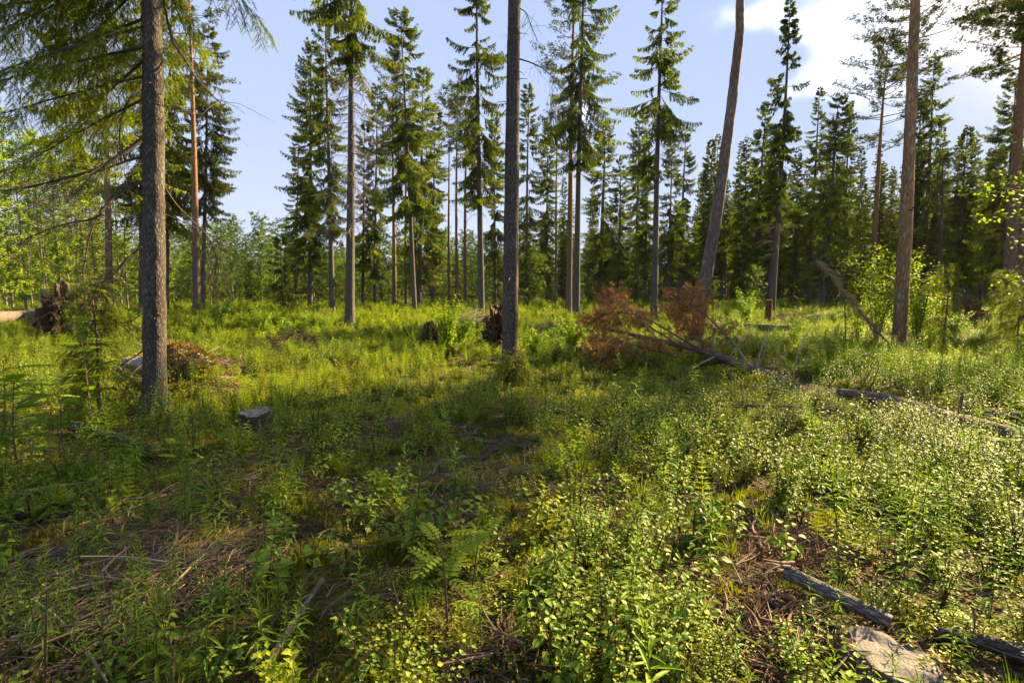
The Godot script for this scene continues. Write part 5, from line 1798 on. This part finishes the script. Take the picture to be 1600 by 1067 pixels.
func bush(called: String, label: String, category: String, at_: Vector3, h: float, w: float, stems: int, leaves: int, size: float, k: Color, group := "") -> Node3D:
	var o := thing(called, label, category, at_, group)
	var wood := Geo.new()
	var leaf := Geo.new()
	for s in stems:
		var th := rnd(0, TAU)
		var e := Vector3(cos(th) * w * rnd(0.2, 1.0), h * rnd(0.6, 1.0), sin(th) * w * rnd(0.2, 1.0))
		var pts := bend_path([Vector3.ZERO, Vector3(e.x * 0.35, e.y * 0.55, e.z * 0.35), e], 6)
		tube(wood, pts, taper(7, 0.004 + 0.004 * h, 0.002), 4, PackedColorArray([Color(0.15, 0.11, 0.08)]))
		var shade := jit(k, 0.18)
		for i in leaves:
			var f := rnd(0.25, 1.0) * 6.0
			var q := mini(int(f), 5)
			var b := pts[q].lerp(pts[q + 1], f - q) + Vector3(rnd(-1, 1), rnd(-0.6, 0.8), rnd(-1, 1)) * 0.13 * h * (0.5 + 0.5 / stems)
			var d := Vector3(rnd(-1, 1), rnd(-0.7, 0.5), rnd(-1, 1)).normalized()
			leaf.kite(b, d, d.cross(Vector3(rnd(-0.8, 0.8), 1.2, rnd(-0.8, 0.8))).normalized(), size * rnd(0.7, 1.25), size * 0.34, jit(shade, 0.2), 0.1)
	part(o, "stems", strip_uv(wood).mesh(), M.twig, "stuff")
	part(o, "foliage", leaf.mesh(), M.leaf)
	return o

func small_trees() -> void:
	# sunlit saplings at the right
	for q in [
		[1372, 16.4, 2.9, 1.0, 11, 230, 0.085, "birch_sapling", "sunlit yellow green birch sapling behind the left side of the straight brown pine"],
		[1436, 16.6, 2.6, 0.8, 9, 200, 0.085, "birch_sapling", "sunlit sapling behind the right side of the straight brown pine"],
		[1345, 16.5, 1.9, 0.6, 6, 150, 0.07, "birch_sapling", "thin sapling between the bent dead sapling and the straight brown pine"],
		[1240, 16.0, 1.3, 0.6, 6, 130, 0.06, "birch_sapling", "dull green sapling right of the reddish broken bole"],
		[1493, 17.5, 0.9, 0.55, 9, 120, 0.06, "bush", "dense green bush in the berry growth right of the straight brown pine"],
		[1165, 24.0, 1.6, 0.9, 8, 140, 0.08, "bush", "green bush behind the dark fallen trunk right of the leaning pine"],
		[895, 15.5, 1.0, 0.7, 10, 170, 0.06, "bush", "round dark green bush left of the brown fallen crown"],
		[835, 14.0, 0.9, 0.5, 7, 130, 0.06, "bush", "leafy shoots right of the middle trunk"],
		[698, 15.8, 1.7, 0.55, 9, 150, 0.075, "birch_sapling", "bright leafy sapling in front of the small dark root plate"],
		[720, 16.8, 1.0, 0.5, 7, 120, 0.07, "bush", "leafy bush between the two dark root plates"],
		[470, 20.0, 1.0, 0.8, 8, 120, 0.08, "bush", "pale green bush in the sunny clearing beside the brown brush pile"],
		[405, 22.0, 1.2, 0.9, 8, 120, 0.08, "bush", "light green bush in the sunny clearing left of the brush pile"],
		[130, 15.0, 1.5, 0.7, 8, 140, 0.07, "bush", "bright leafy bush right of the left root plate"],
		[340, 24.0, 1.3, 1.0, 8, 120, 0.09, "bush", "low green bush in the clearing behind the boulder"],
		[1065, 26.0, 1.2, 0.8, 7, 110, 0.08, "bush", "green bush glimpsed through the brown fallen crown"],
		[1130, 21.0, 0.8, 0.8, 7, 110, 0.07, "bush", "bright low bush right of the foot of the leaning pine"],
	]:
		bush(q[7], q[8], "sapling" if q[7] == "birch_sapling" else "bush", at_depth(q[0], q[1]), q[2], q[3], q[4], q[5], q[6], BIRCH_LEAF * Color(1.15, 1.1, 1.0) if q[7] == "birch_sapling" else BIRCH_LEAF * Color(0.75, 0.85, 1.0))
	# the taller leafy tree at the right edge, its boughs reaching into the picture
	var edge := thing("aspen_tree", "young leafy tree at the right edge with bright sunlit leaves", "tree", at_depth(1640, 12.5))
	birch(edge, {"h": 4.6, "r": 0.04, "cb": 0.2, "w": 1.7, "limbs": 34, "twigs": 8, "per": 6, "leaf": 0.085, "twig_length": 1.1, "tone": BIRCH_LEAF * Color(1.1, 1.05, 1)})
	# young spruces
	for q in [[146, 7.7, 1.9, 0.36, "thin shaded young spruce left of the big dark spruce", "spruce_sapling"], [800, 10.2, 0.75, 0.42, "small bushy spruce shoot at the foot of the middle trunk", "spruce_sapling"], [1478, 15.5, 2.5, 0.42, "slender young spruce right of the slanting dark dead stem", "spruce_sapling"],
		[1565, 16.5, 2.2, 0.48, "dark young spruce in the shade near the right edge", "spruce_sapling"], [1455, 18.0, 2.2, 0.5, "small young spruce beyond the slanting dark dead stem", "spruce_sapling"], [1595, 13.5, 1.9, 0.5, "shaded young spruce at the right edge under the leafy tree", "spruce_sapling"], [442, 40.0, 5.5, 1.3, "compact young spruce at the foot of the slim pair", "spruce_sapling"]]:
		var o := thing(q[5], q[4], "young spruce", at_depth(q[0], q[1]))
		if q[1] < 20.0: near_spruce(o, q[2], q[3], 13 if q[2] > 1.0 else 9)
		else: spruce(o, {"h": q[2], "r": 0.012 + 0.008 * q[2], "cb": 0.06, "w": q[3], "gap": 0.1, "shape": 0.8, "thick": (0.9 if q[1] < 17.0 and q[0] != 800 else 1.6) if q[2] < 3.0 else 1.2, "dead": 1.0, "sides": 6, "bark": Color(0.13, 0.1, 0.08)})
	# rowans with feathered leaves
	var fk := Color(0.20, 0.32, 0.032)
	var fronds := []
	for i in 3: fronds.append(frond_geo(fk * Color(1.0 + 0.12 * i, 1.0 + 0.08 * i, 1), 6 + i % 2).mesh())
	var leaflet := blade_leaf(1.0, 0.42, Color(0.29, 0.41, 0.032), 0.12, 0.1).mesh()
	var stalk := rachis().mesh()
	var full := func(label: String, at_: Vector3, h: float, n: int, reach: float) -> void:
		var plan := rowan_plan(h, n, reach)
		var o := thing("rowan_sapling", label, "sapling", at_)
		part(o, "stem", plan.stem.mesh(), M.twig)
		for t in plan.at:
			var fr := part(o, "feathered_leaf", stalk, M.leaf)
			fr.transform = t
			for u in frond_places(6):
				part(fr, "leaflet", leaflet, M.leaf).transform = u
	full.call("small yellow rowan lit by a sun fleck in the left shade", ground(284, 770), 0.46, 9, 0.19)
	full.call("rowan with glossy feathered leaves in the centre foreground", ground(700, 985), 0.50, 9, 0.22)
	full.call("second rowan behind the glossy one in the centre foreground", ground(735, 930), 0.40, 7, 0.20)
	full.call("low rowan shoot at the bottom beside the weathered stump", ground(1505, 1010), 0.18, 6, 0.15)
	var simple := func(label: String, at_: Vector3, h: float, n: int, reach: float) -> void:
		var plan := rowan_plan(h, n, reach)
		var o := thing("rowan_sapling", label, "sapling", at_)
		part(o, "stem", plan.stem.mesh(), M.twig)
		for t in plan.at: part(o, "feathered_leaf", fronds[rng.randi() % 3], M.leaf).transform = t
	simple.call("broad shaded rowan at the left margin of the foreground", ground(35, 775), 0.95, 26, 0.32)
	simple.call("shaded rowan in front of the slim grey log at the left", ground(105, 740), 0.7, 18, 0.28)
	simple.call("rowan at the left margin behind the broad shaded one", ground(5, 700), 0.9, 20, 0.32)
	simple.call("dim rowan by the foot of the thin shaded young spruce", ground(142, 668), 1.1, 22, 0.30)
	simple.call("rowan among the fireweed at the right margin", ground(1590, 760), 0.55, 14, 0.25)

# ---------------------------------------------------------------- plants of the foreground, each for itself
func foreground_plants() -> void:
	var green := Color(0.20, 0.34, 0.032)
	var fw := []
	for i in 3: fw.append(blade_leaf(0.115, 0.017, green * Color(0.85 + 0.2 * i, 0.9 + 0.12 * i, 1.0), 0.35, 0.25))
	var fw_mesh := fw.map(func(g): return g.mesh())
	var rl := []
	for i in 7: rl.append(round_leaf(0.040 + 0.003 * i, 0.040 - 0.0012 * i, Color(0.24, 0.37, 0.045) * Color(0.72 + 0.12 * i, 0.82 + 0.06 * i, 1.0), rnd(0.0, 0.5), rnd(-0.05, 0.35)))
	var rl_mesh := rl.map(func(g): return g.mesh())
	# the nearest fireweeds, every leaf apart
	for q in [[415, 1060, 0.36, "fireweed standing at the bottom left between the two dry stalks"], [165, 1075, 0.34, "fireweed at the bottom left beside the upright dry stalk"], [248, 1085, 0.38, "fireweed at the bottom left in front of the dry litter"],
		[555, 1000, 0.42, "slim fireweed between the pale barked pole and the rowan"], [318, 1085, 0.50, "tall fireweed at the bottom left right of the litter"], [1545, 990, 0.52, "large upright fireweed at the right, its tip in the sun"],
		[1418, 960, 0.46, "dim fireweed behind the weathered stump"], [440, 850, 0.55, "fireweed with a pale tip in the left shade"], [195, 780, 0.46, "fireweed in the left shade behind the pale forked branch"], [1395, 1090, 0.20, "bright fireweed shoot in front of the weathered stump"],
		[1250, 1080, 0.34, "fireweed in shade left of the weathered stump"], [1150, 1065, 0.36, "fireweed among dark twigs at the bottom right"]]:
		leafy_thing("fireweed", q[3], "fireweed", ground(q[0], q[1]), fireweed_plan(q[2]), fw_mesh)
	# the round leaved shrub at the bottom centre: saplings, every leaf apart
	for i in 15:
		var q: Array = [[905, 1030], [960, 1075], [880, 1085], [1000, 1020], [935, 975], [985, 950], [890, 940], [1030, 985], [960, 900], [1035, 1070], [850, 1010], [1080, 1010], [915, 890], [1010, 905], [850, 950]][i]
		leafy_thing("birch_seedling", "low birch shoot with round pale leaves, %s in the bottom centre shrub" % ["front left", "foremost", "front leftmost", "right of middle", "middle", "back right of middle", "left", "right", "back", "front right", "outer left", "outer right", "back left", "back right", "outer back left"][i], "birch shoot", ground(q[0], q[1]), seedling_plan(rnd(0.34, 0.50), 5, 0.025), rl_mesh, "round leaved birch shoots at bottom centre", M.waxy)
	# single birches of the foreground
	for q in [[543, 900, 0.62, 1, 0.05, "dark stemmed birch shoot standing alone in the centre left foreground"], [1400, 960, 0.6, 2, 0.045, "tall birch shoot with grey green leaves at the right foreground"], [1110, 855, 0.42, 4, 0.03, "bright yellow green birch bush in the sun above the round leaved shoots"],
		[1065, 840, 0.36, 4, 0.03, "yellow green birch shoot left beside the bright birch bush"], [1150, 850, 0.36, 4, 0.03, "yellow green birch shoot right beside the bright birch bush"], [760, 900, 0.4, 2, 0.035, "dull birch shoot right of the dark stemmed one"], [820, 870, 0.4, 2, 0.035, "birch shoot left above the round leaved shoots"],
		[640, 880, 0.35, 2, 0.04, "birch shoot between the dark stemmed one and the rowan"], [380, 1075, 0.22, 2, 0.03, "low round leaved shoot at the bottom left"], [570, 1085, 0.22, 2, 0.035, "low birch shoot at the bottom by the rowan"]]:
		leafy_thing("birch_seedling", q[5], "birch shoot", ground(q[0], q[1]), seedling_plan(q[2], q[3], q[4]), rl_mesh, "", M.waxy)
	# fireweeds farther in, copies of a few
	var models := []
	for i in 7:
		var g := fireweed_plan([0.5, 0.6, 0.7, 0.55, 0.65, 0.45, 0.75][i])
		var o := thing("fireweed", "", "fireweed")
		part(o, "stem", g.stem.mesh(), M.leaf)
		g.stem = Geo.new()
		part(o, "foliage", baked(g, fw).mesh(), M.leaf)
		models.append(o)
	var used := {}
	var spots := []
	var tries := 0
	while spots.size() < 235 and tries < 6000:
		tries += 1
		var px := rnd(-20, 1640)
		var py := 600.0 + 470.0 * pow(rng.randf(), 1.2)
		var p := ground(px, py)
		var d := -p.z
		var w := 0.12
		if px < 480: w = 0.75
		elif px > 1220: w = 0.45
		if zval("fireweed", p.x, p.z) > 0.5: w = 1.0
		if zval("seedling", p.x, p.z) > 0.5: w *= 0.35
		if rng.randf() > w or blocked(p.x, p.z): continue
		spots.append([p, px, d])
	for s in spots:
		var src: Node3D = models[rng.randi() % 7]
		var o: Node3D
		var size := rnd(0.65, 1.05)
		if s[2] < 3.2: size *= 0.6
		if used.has(src): o = copy_of(src, s[0], rnd(0, TAU), size)
		else:
			o = src
			used[src] = true
			o.position = s[0]
			o.scale = Vector3.ONE * size
		var left: bool = s[1] < 700
		var far: bool = s[2] > 6.0
		var label := "fireweed in the shaded left foreground"
		var look := "tall " if size > 0.9 else "mid " if size > 0.75 else "short "
		if left and far: label = "fireweed on the slope around the big dark spruce"
		elif not left and far: label = "fireweed in the bright stand along the long rotting log"
		elif not left: label = "fireweed among the low shoots of the right foreground"
		o.set_meta("label", look + "fireweed " + where_near(s[0]))
		o.set_meta("group", "fireweeds of the foreground and the clearing")

# ---------------------------------------------------------------- undergrowth
func undergrowth() -> void:
	var berry := []
	var g1 := Color(0.20, 0.285, 0.026)
	var g2 := Color(0.44, 0.46, 0.03)
	for i in 4: berry.append(berry_bush(0.15, 0.20, 16, 11, 0.022, g1, g2).mesh())
	var bl := lists_for(4)
	var fwm := []
	var green := Color(0.23, 0.38, 0.03)
	var leaf := [blade_leaf(0.12, 0.019, green, 0.35, 0.2), blade_leaf(0.11, 0.018, green * Color(1.25, 1.15, 1), 0.35, 0.2)]
	for i in 4: fwm.append(baked(fireweed_plan(rnd(0.5, 0.75)), leaf).mesh())
	var fl := lists_for(4)
	var seeds := []
	var rl := [round_leaf(0.034, 0.026, Color(0.235, 0.35, 0.035)), round_leaf(0.037, 0.029, Color(0.35, 0.42, 0.034)), round_leaf(0.032, 0.025, Color(0.19, 0.32, 0.04))]
	for i in 6: seeds.append(baked(seedling_plan(rnd(0.28, 0.50), 5, 0.021), rl).mesh())
	var sl := lists_for(6)
	var broad := []
	for i in 4:
		var k := Color(0.20, 0.33, 0.035) * Color(0.8 + 0.2 * i, 0.85 + 0.13 * i, 1.0)
		broad.append(baked(seedling_plan(rnd(0.22, 0.42), 3 + i % 2, 0.055), [round_leaf(0.075, 0.056, k, 0.3, 0.1), round_leaf(0.06, 0.046, k * Color(1.1, 1.05, 1), 0.15, 0.2), round_leaf(0.085, 0.06, k * Color(0.9, 0.95, 1), 0.4, 0.15)]).mesh())
	var wl := lists_for(4)
	var grass := []
	for i in 3: grass.append(grass_tuft(0.30, 34, 0.0022, Color(0.29, 0.35, 0.035)).mesh())
	grass.append(grass_tuft(0.22, 30, 0.002, Color(0.30, 0.23, 0.12), 0.9).mesh())
	var gl := lists_for(4)
	var horse := []
	for i in 3: horse.append(horsetail(rnd(0.30, 0.42), Color(0.38, 0.47, 0.033)).mesh())
	var hl := lists_for(3)
	var herbs := []
	for i in 5: herbs.append(herb(rnd(0.35, 0.6), 8, 17, 0.105, Color(0.33, 0.41, 0.034)).mesh())
	var ml := lists_for(5)
	var litter := [litter_bits(46, 0.22, 0.02, 0.09, Color(0.22, 0.135, 0.08), 0.012, 0.0022).mesh(), litter_bits(14, 0.25, 0.08, 0.35, Color(0.25, 0.18, 0.13), 0.03, 0.005).mesh(), litter_bits(60, 0.2, 0.05, 0.22, Color(0.34, 0.25, 0.14), 0.04, 0.0013).mesh()]
	var ll := lists_for(3)
	var moss := []
	for i in 2:
		var g := Geo.new()
		for k in 260:
			var a := rnd(0, TAU)
			var r := 0.16 * sqrt(rng.randf())
			var d := Vector3(rnd(-0.6, 0.6), 1, rnd(-0.6, 0.6)).normalized()
			g.kite(Vector3(cos(a) * r, -0.01, sin(a) * r), d, d.cross(Vector3(cos(a), 0, sin(a))).normalized(), rnd(0.025, 0.06), 0.007, jit(Color(0.26, 0.235, 0.04) if i else Color(0.18, 0.19, 0.036), 0.3))
		moss.append(g.mesh())
	var mo := lists_for(2)
	# walk the ground outwards in rings of growing step
	var d := 1.7
	while d < 84.0:
		var step := 0.085 + d * 0.0135
		var half := d * 0.90 + 0.8
		var x := -half
		while x < half:
			var px := x + rnd(-0.5, 0.5) * step
			var pz := -(d + rnd(-0.5, 0.5) * step)
			x += step
			if blocked(px, pz): continue
			var area := step * step
			var bare := zval("bare", px, pz)
			var n1 := patchy.get_noise_2d(px, pz)
			var n2 := patchy.get_noise_2d(px * 0.35 + 40.0, pz * 0.35)
			var zb := zval("berry", px, pz)
			var zs := zval("seedling", px, pz)
			var zf := zval("fireweed", px, pz)
			var zh := zval("horsetail", px, pz)
			var zg := zval("grassy", px, pz)
			var low := zval("low", px, pz)
			var open := (1.0 - 0.8 * bare) * (1.0 - 0.75 * low)
			var far := smoothstep(10.0, 15.0, d)
			# berry shoots
			var want := (1.0 - 0.6 * smoothstep(-0.02, 0.16, n2) * (1.0 - zb)) * (lerpf(17.0, 8.0, far) * smoothstep(-0.25, 0.3, n1) + 46.0 * zb * (0.45 + 0.55 * smoothstep(-0.4, 0.2, n1))) * (1.0 - 0.8 * bare) * (1.0 - 0.8 * smoothstep(20.0, 34.0, d))
			if rng.randf() < want * area: bl[rng.randi() % 4].append(spot(px, pz, rnd(0.7, 1.3) * lerpf(0.8, 1.5, smoothstep(3.0, 18.0, d)), 0.2, 0, 0.22, rnd(0.7, 1.2)))
			want = (9.0 * smoothstep(0.0, 0.4, n2) + 6.0) * (1.0 - bare * 0.5) * (1.0 - smoothstep(14.0, 20.0, d))
			if rng.randf() < want * area: mo[rng.randi() % 2].append(spot(px, pz, rnd(0.7, 1.4), 0.2))
			want = (9.0 * smoothstep(-0.06, 0.14, n2) + 0.8 + 32.0 * zs * (0.35 + 0.65 * smoothstep(-0.35, 0.25, n2))) * open * (1.0 - smoothstep(14.0, 22.0, d) * 0.8)
			if rng.randf() < want * area: sl[rng.randi() % 6].append(spot(px, pz, rnd(0.65, 1.15) * (0.75 if d < 3.2 else 1.0), 0.2, 0, 0.25))
			want = (0.8 + 7.0 * smoothstep(0.08, 0.3, patchy.get_noise_2d(px * 0.5 + 90.0, pz * 0.5)) * (1.0 - 0.7 * zb)) * open * (1.0 - smoothstep(12.0, 26.0, d) * 0.8)
			if rng.randf() < want * area: wl[rng.randi() % 4].append(spot(px, pz, rnd(0.6, 1.15) * (0.7 if d < 3.0 else 1.0), 0.2, 0, 0.22))
			want = (15.0 * maxf(0.0, zf - 0.2) + 0.5 * far + 1.2) * (1.0 - 0.8 * low) * (1.0 - 0.6 * bare)
			if rng.randf() < want * area: fl[rng.randi() % 4].append(spot(px, pz, rnd(0.6, 1.15), 0.15, 0, 0.2))
			want = (4.5 * (1.0 - 0.6 * far) + 5.0 * smoothstep(0.1, 0.5, n1) * (1.0 - 0.7 * far) + 18.0 * zg) * open + 1.0 * far * (1.0 - 0.8 * low)
			if rng.randf() < want * area: gl[rng.randi() % 3].append(spot(px, pz, rnd(0.6, 1.2) * lerpf(0.8, 1.3, far), 0.15, 0, 0.25))
			want = 2.5 * bare + 0.6
			if rng.randf() < want * area and d < 20.0: gl[3].append(spot(px, pz, rnd(0.6, 1.1), 0.3, 0, 0.25))
			want = 26.0 * zh + 0.4 + 1.5 * far * smoothstep(0.0, 0.3, n2)
			if rng.randf() < want * area: hl[rng.randi() % 3].append(spot(px, pz, rnd(0.65, 1.2), 0.12, 0, 0.2))
			want = (1.6 + far * (1.5 + 9.0 * smoothstep(-0.15, 0.35, n1))) * open * (1.0 - 0.85 * zb)
			if rng.randf() < want * area: ml[rng.randi() % 5].append(spot(px, pz, rnd(0.6, 1.25) * lerpf(0.7, 1.25, smoothstep(8.0, 40.0, d)), 0.15, 0, 0.25))
			if d < 14.0:
				want = (15.0 + 50.0 * bare) * (1.0 - smoothstep(8.0, 14.0, d))
				if rng.randf() < want * area: ll[0 if rng.randf() < 0.6 else 1].append(spot(px, pz, rnd(0.7, 1.3), 0.1, 0.006, 0.3))
				want = 9.0 * bare
				if rng.randf() < want * area: ll[2].append(spot(px, pz, rnd(0.8, 1.3), 0.1, 0.01, 0.3))
		d += step
	scatter("berry_undergrowth", "low bilberry shoots carpeting the forest floor", "bilberry", berry, M.waxy, bl)
	scatter("moss", "cushions of moss between the low plants", "moss", moss, M.waxy, mo)
	scatter("seedling_undergrowth", "thick growth of knee high leafy shoots over the right foreground", "undergrowth", seeds, M.waxy, sl)
	scatter("raspberry_undergrowth", "patches of broad leaved raspberry shoots", "raspberry", broad, M.waxy, wl)
	scatter("fireweed_undergrowth", "dense fireweed stand at the right and scattered over the clearing", "fireweed", fwm, M.leaf, fl)
	scatter("grass", "tufts of thin green and dry grass", "grass", grass, M.leaf, gl)
	scatter("horsetail_undergrowth", "upright feathery light green horsetails", "horsetail", horse, M.leaf, hl)
	scatter("meadow_undergrowth", "leafy green herbs covering the far sunny clearing", "undergrowth", herbs, M.leaf, ml)
	scatter("litter", "brown needles, twigs and dry stalks on the ground", "litter", litter, M.dry, ll)
	var total := 0
	for l in [bl, mo, sl, fl, gl, hl, ml, ll]:
		var s := ""
		for q in l:
			total += q.size()
			s += str(q.size()) + " "
		print(s)
	print("copies ", total)
